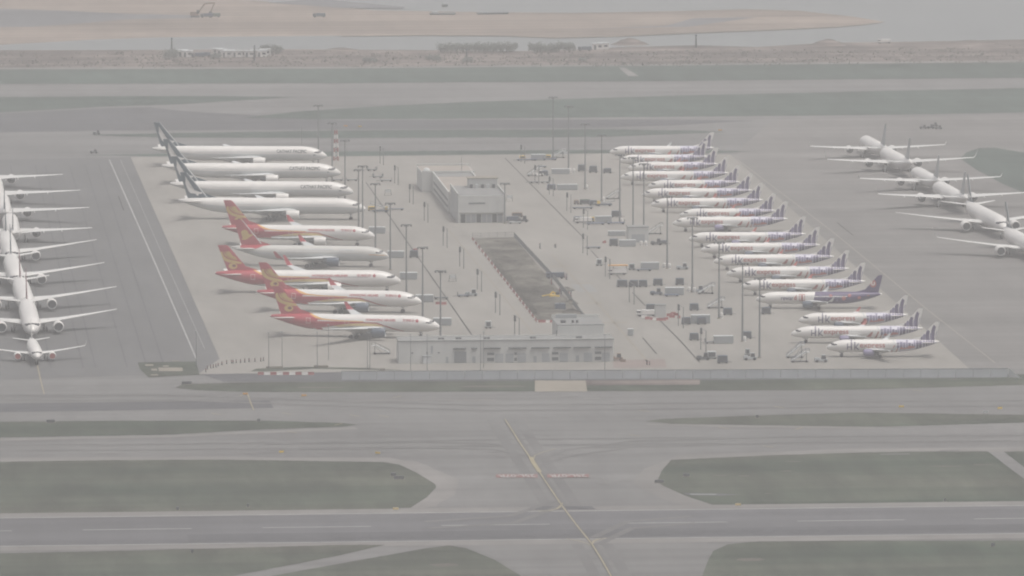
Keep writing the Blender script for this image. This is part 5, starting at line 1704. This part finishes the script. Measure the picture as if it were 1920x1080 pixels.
# little airfield signs and boxes out on the grass
def field_box(w_, h):
    o = empty('airfield_cabinet', (0, 0, 0), 0, '', 'cabinet')
    m = MB(); m.box(-w_ / 2, w_ / 2, 0, .8, .1, h, DGREY, .04); m.build('case', o)
    m = MB(); m.box(-w_ / 2 - .2, w_ / 2 + .2, -.2, 1, 0, .1, CONCL); m.build('base', o)
    return o
for px, py, w_, la in ((95, 793, 2.6, 'wide dark cabinet on the narrow grass strip at left'), (485, 791, 1.0, 'small dark cabinet on the grass strip near its tip'), (738, 893, 1.6, 'dark cabinet near the corner of the big left lawn'), (748, 899, 3.0, 'wider dark cabinet near the corner of the big left lawn'),
                       (333, 957, .8, 'tiny dark cabinet at the runway edge on the left'), (465, 951, .6, 'tiny pale post at the runway edge left of the exit'), (360, 1037, .7, 'tiny cabinet on the grass before the runway, left'), (1862, 1025, 1.0, 'tiny dark cabinet on the grass before the runway, right'),
                       (1236, 906, 2.6, 'dark cabinet at the left tip of the big right lawn'), (1287, 894, 1.8, 'dark cabinet on the big right lawn near its left end'), (1420, 784, .9, 'small cabinet on the thin right grass strip'), (350, 721, 3.2, 'low wide dark cabinet on the grass left of the pad'), (1772, 941, .5, 'tiny post near the runway on the right')):
    put(field_box, (w_, 1.0), px, py, 0, la, 'cabinets on the grass')
def field_sign(col):
    o = empty('taxiway_sign', (0, 0, 0), 0, '', 'sign')
    m = MB(); m.box(-1.3, 1.3, 0, .25, .35, 1.3, col); m.build('panel', o)
    m = MB()
    for x in (-1, 1): m.box(x - .06, x + .06, .06, .18, 0, .35, STEEL)
    m.build('legs', o)
    return o
for px, py, c, rz, la in ((708, 852, YELLOW, -30, 'yellow taxiway sign above the corner of the big left lawn'), (528, 850, YELLOW, 30, 'yellow taxiway sign on the pale band at left'), (1690, 765, YELLOW, 0, 'square yellow taxiway sign at right'), (1875, 768, YELLOW, 20, 'yellow taxiway sign near the right edge'),
                          (1848, 775, LGREY, -30, 'pale taxiway sign left of the yellow one near the right edge'), (460, 741, ORANGE, 0, 'amber taxiway sign by the left grass strip'), (570, 744, ORANGE, 0, 'amber taxiway sign right of another by the left grass strip'), (742, 957, CREAM, 0, 'pale sign at the runway edge left of the exit'), (1384, 949, CREAM, 0, 'pale sign at the runway edge right of the exit'),
                          (648, 238, ORANGE, 0, 'small amber sign on the far taxiway'), (675, 239, YELLOW, 0, 'small yellow sign on the far taxiway beside the amber one'), (1350, 246, ORANGE, 0, 'small amber sign at the tip of the far grass strip')):
    put(field_sign, (c,), px, py, rz, la, 'airfield signs').scale = (.62, .62, .62)
# distant vehicles
for px, py, la in ((181, 252.5, 'dark vehicle on the far taxiway above the left airliners'), (176, 288, 'dark vehicle at the tip of the far grass strip'), (1731, 242, 'dark vehicle farthest left of those beyond the right airliners'), (1745, 241.5, 'dark vehicle in the middle of those beyond the right airliners'), (1760, 242.5, 'dark vehicle farthest right of those beyond the right airliners'), (1752, 237.5, 'dark vehicle behind the others beyond the right airliners')):
    put(tractor, (DGREY,), px, py, 0, la, 'vehicles beyond the right airliners' if px > 1000 else None).scale = (.75, .75, .75)

# ------------------------------------------------------------------ far shore
def cabin():
    o = empty('site_cabin', (0, 0, 0), 0, '', 'cabin')
    m = MB(); m.box(-2.6, 2.6, 0, 3, .2, 3.2, WHITE); m.build('wall', o)
    m = MB(); m.box(-2.8, 2.8, -.2, 3.2, 3.2, 3.5, LGREY); m.build('roof', o)
    m = MB(); m.box(-1.9, -.9, -.05, .05, .3, 2.5, DGREY); m.build('door', o)
    m = MB(); m.box(.2, 1.9, -.05, .05, 1.4, 2.4, GLASS); m.build('window', o)
    return o
for k, (px, py, rz) in enumerate(((343, 107, 5), (352, 108, 0), (425, 108, 0), (431, 107, 3), (445, 108, 0), (454, 107.5, 0), (468, 108, -4), (480, 107, 0), (491, 107.5, 4), (498, 105, 0), (408, 104, 0), (416, 105, 0))):
    put(cabin, (), px, py, rz, 'white site cabin on the far shore at left, ' + (ordinal(k) if k < 2 else ordinal(k)) + ' of a dozen', 'white site cabins on the far shore')
for k, (px, py) in enumerate(((1121, 94), (1132, 93))): put(cabin, (), px, py, 0, ['white cabin right of the far tree clumps, left of a pair', 'white cabin right of the far tree clumps, right of a pair'][k], 'white cabins by the far trees')
def excavator_far():
    o = empty('orange_excavator', (0, 0, 0), 0, '', 'excavator')
    m = MB(); m.box(-2.4, 2.4, -1.7, -.9, .1, 1.1, DGREY, .15); m.box(-2.4, 2.4, .9, 1.7, .1, 1.1, DGREY, .15); m.build('tracks', o)
    m = MB(); m.box(-2.8, 1.6, -1.6, 1.6, 1.2, 3.1, BROWNP, .2); m.build('body', o)
    m = MB(); m.box(.6, 2.1, -1.5, 0, 2.2, 4.2, GLASS, .2); m.build('cab', o)
    m = MB(); m.bar((1.6, .3, 2.4), (5.0, .3, 7.3), .7, BROWNP, .8); m.bar((5.0, .3, 7.3), (10.4, .3, 7.9), .6, BROWNP, .7); m.bar((10.4, .3, 7.9), (8.2, .3, 3.0), .5, BROWNP, .6); m.build('arm', o)
    m = MB(); m.box(7.2, 9.0, -.6, 1.2, 1.4, 3.2, DGREY, .2); m.build('bucket', o)
    return o
put(excavator_far, (), 366, 33, 0, 'brownish long armed excavator on the far sand bank', None)
put(truck, (DKGREEN,), 402, 33, 0, 'dull green truck right of the far excavator', None)
put(truck, (NAVY,), 388, 33.5, 0, 'slate truck under the arm of the far excavator', None)
put(truck, (TEAL,), 599, 33, 0, 'small green truck alone on the far sand bank', None)
put(truck, (NAVY,), 1097, 96, 0, 'dark truck left of the two white cabins by the far trees', None)
put(truck, (NAVY,), 372, 108, 0, 'dark truck between the white cabins on the far shore, left', None)
put(truck, (NAVY,), 383, 107, 0, 'dark truck between the white cabins on the far shore, right', None)
def boat(L_):
    o = empty('moored_barge', (0, 0, 0), 0, '', 'barge')
    m = MB()
    m.add([(-L_ / 2, -3, -1.6), (L_ * .4, -3, -1.6), (L_ * .4, 3, -1.6), (-L_ / 2, 3, -1.6), (-L_ / 2, -3.3, -.5), (L_ / 2, -3.3, -.3), (L_ / 2, 3.3, -.3), (-L_ / 2, 3.3, -.5)], [(3, 2, 1, 0), (4, 5, 6, 7), (0, 1, 5, 4), (1, 2, 6, 5), (2, 3, 7, 6), (3, 0, 4, 7)], DGREY)
    m.build('hull', o)
    m = MB(); m.box(-L_ * .42, -L_ * .2, -2, 2, -.5, .3, MGREY, .1); m.build('deckhouse', o)
    return o
put(boat, (14.0,), 830, 23, 0, 'low dark barge on the far water, left one', 'barges on the far water')
put(boat, (17.0,), 924, 22, 2, 'low dark barge on the far water, right one with longer hull', 'barges on the far water')
put(boat, (3.0,), 834, 7, 0, 'small boat farthest out on the water', None)


def clump(name, px0, px1, py, h, label, cat, group=None, seed=1, leaves=2600):
    """a thicket: stems below, leaf-sized faces through its crown"""
    rnd = random.Random(seed)
    a, b = G(px0, py), G(px1, py)
    W = (b - a).x
    o = empty(name, ((a.x + b.x) / 2, a.y, 0), 0, label, cat, group)
    m = MB()
    for k in range(max(3, int(W / 2.2))):
        x = rnd.uniform(-W * .46, W * .46); y = rnd.uniform(-1.5, 3)
        m.cone((x, y, -.05), (x + rnd.uniform(-.4, .4), y, h * .6), .16, .07, BARK, 6)
    m.build('trunk', o)
    m = MB()
    nt_ = max(6, int(W / .55))
    tops = [(-W * .47 + W * .94 * (k_ + rnd.random()) / nt_, rnd.uniform(-1.5, 3.5), h * rnd.uniform(.35, .68), rnd.uniform(.26, .42) * h) for k_ in range(nt_)]
    for _ in range(leaves):
        x, y, z, r = rnd.choice(tops)
        v = Vector((rnd.gauss(0, 1), rnd.gauss(0, 1), rnd.gauss(0, 1))).normalized() * r * rnd.random() ** .4 * 1.15
        c = Vector((x, y, z)) + v
        edge = min(1, (W / 2 - abs(c.x)) / (W * .08) + .35) if W > 12 else 1
        if c.z < .15 or edge < rnd.random() * .5: continue
        d1 = Vector((rnd.gauss(0, 1), rnd.gauss(0, 1), rnd.gauss(0, 1))).normalized()
        d2 = d1.orthogonal().normalized()
        s_ = rnd.uniform(.18, .42)
        m.add([c + d1 * s_, c + d2 * s_ * .7, c - d1 * s_, c - d2 * s_ * .7], [(0, 1, 2, 3)], LEAF)
    m.build('crown', o)
    return o


clump('tree_clump', 818, 974, 99, 5.2, 'long low clump of trees on the far shore', 'trees', None, 3, 7000)
clump('tree_clump', 990, 1080, 99, 5.2, 'shorter clump of trees right of the long one on the far shore', 'trees', None, 4, 4600)
clump('bush', 489, 512, 102, 4.8, 'dark bush at the right end of the white cabins', 'bush', None, 5, 1200)
clump('bush', 513, 527, 102, 5.0, 'dark bush farthest right beside the white cabins', 'bush', None, 6, 900)
clump('bush', 308, 334, 112, 6.0, 'grey bush left of the white cabins on the far shore', 'bush', None, 7, 1000)
clump('bush', 800, 826, 116, 3.6, 'low scrub below the left end of the long tree clump', 'bush', None, 8, 700)
clump('bush', 868, 886, 118, 3.0, 'low scrub at the foot of the dark post on the far shore', 'bush', None, 9, 500)
clump('bush', 1086, 1100, 116, 2.2, 'low scrub left of the far track', 'bush', None, 10, 300)
clump('bush', 680, 706, 117, 2.6, 'low scrub on the bare shore left of the tree clumps', 'bush', None, 12, 500)
clump('bush', 396, 414, 111, 3.2, 'low scrub in front of the middle of the white cabins', 'bush', None, 13, 500)
for k, (px, py, h) in enumerate(((1305, 89, 5.8), (875, 116, 5.6), (322, 96, 6), (477, 114, 7))):
    o = empty('marker_post', G(px, py), 0, 'dark marker post on the far shore, ' + ['standing alone at right', 'below the long tree clump', 'left of the white cabins', 'in front of the white cabins'][k], 'post', 'marker posts on the far shore')
    m = MB(); m.cone((0, 0, 0), (0, 0, h), .55, .35, DGREY, 10); m.build('shaft', o)
    m = MB(); m.box(-.5, .5, -.3, .3, h, h + .8, NAVY, .05); m.build('top_mark', o)
heap('sand_mound', 1181, 84, 9, 7, 3.4, EARTH, 'pointed earth mound on the far shore right of the cabins', 'earth mound', None, 2)
heap('sand_mound', 1553, 85, 9, 7, 3.2, EARTH, 'pointed earth mound on the far shore at right', 'earth mound', None, 5)
heap('sand_mound', 1820, 82, 14, 7, 1.8, EARTH, 'low broad earth mound on the far shore near the right edge', 'earth mound', None, 8)
heap('sand_mound', 640, 95, 10, 5, 1.5, EARTH, 'low broad earth mound on the far shore left of the trees', 'earth mound', None, 9)
put(truck, (WHITE,), 1659, 82, 0, 'white truck alone on the far shore at right', None)

# low dry scrub scattered along the bare shore
rs_ = random.Random(17)
SCRUB = mat('dry_scrub', (0.085, 0.078, 0.068), .95, .4, .4, spec=.1)
m = MB()
for _ in range(900):
    px, py = rs_.uniform(-40, 1960), 97 + 29 * rs_.random() ** .8
    if px > 1100: py -= 8 * (px - 1100) / 820
    g = G(px, py)
    for _ in range(rs_.randint(2, 6)):
        c = g + Vector((rs_.gauss(0, 1.6), rs_.gauss(0, 3), rs_.uniform(.15, .8)))
        d1 = Vector((rs_.gauss(0, 1), rs_.gauss(0, 1), rs_.gauss(0, .6))).normalized(); d2 = d1.orthogonal().normalized()
        s_ = rs_.uniform(.3, .8)
        m.add([c + d1 * s_, c + d2 * s_ * .7, c - d1 * s_, c - d2 * s_ * .7], [(0, 1, 2, 3)], SCRUB)
tag(m.build('scrub'), 'low dry scrub scattered over the bare far shore', 'scrub', None, 'stuff')

# ------------------------------------------------------------------ the air between
hz = MB(); hz.box(-12000, 12000, -900, 18000, -3.0, 330.0)
ho = hz.build('haze')
ho.data.materials.clear()
hm = bpy.data.materials.new('haze')
hm.use_nodes = True
t = hm.node_tree
for nd in list(t.nodes): t.nodes.remove(nd)
mo = t.nodes.new('ShaderNodeOutputMaterial')
pv = t.nodes.new('ShaderNodeVolumePrincipled')
pv.inputs['Color'].default_value = (0.963, 0.945, 0.936, 1)
pv.inputs['Density'].default_value = 0.000145
pv.inputs['Anisotropy'].default_value = 0.0
t.links.new(pv.outputs[0], mo.inputs['Volume'])
ho.data.materials.append(hm)
tag(ho, 'thin pale haze filling the air over the airport', 'haze', None, 'stuff')
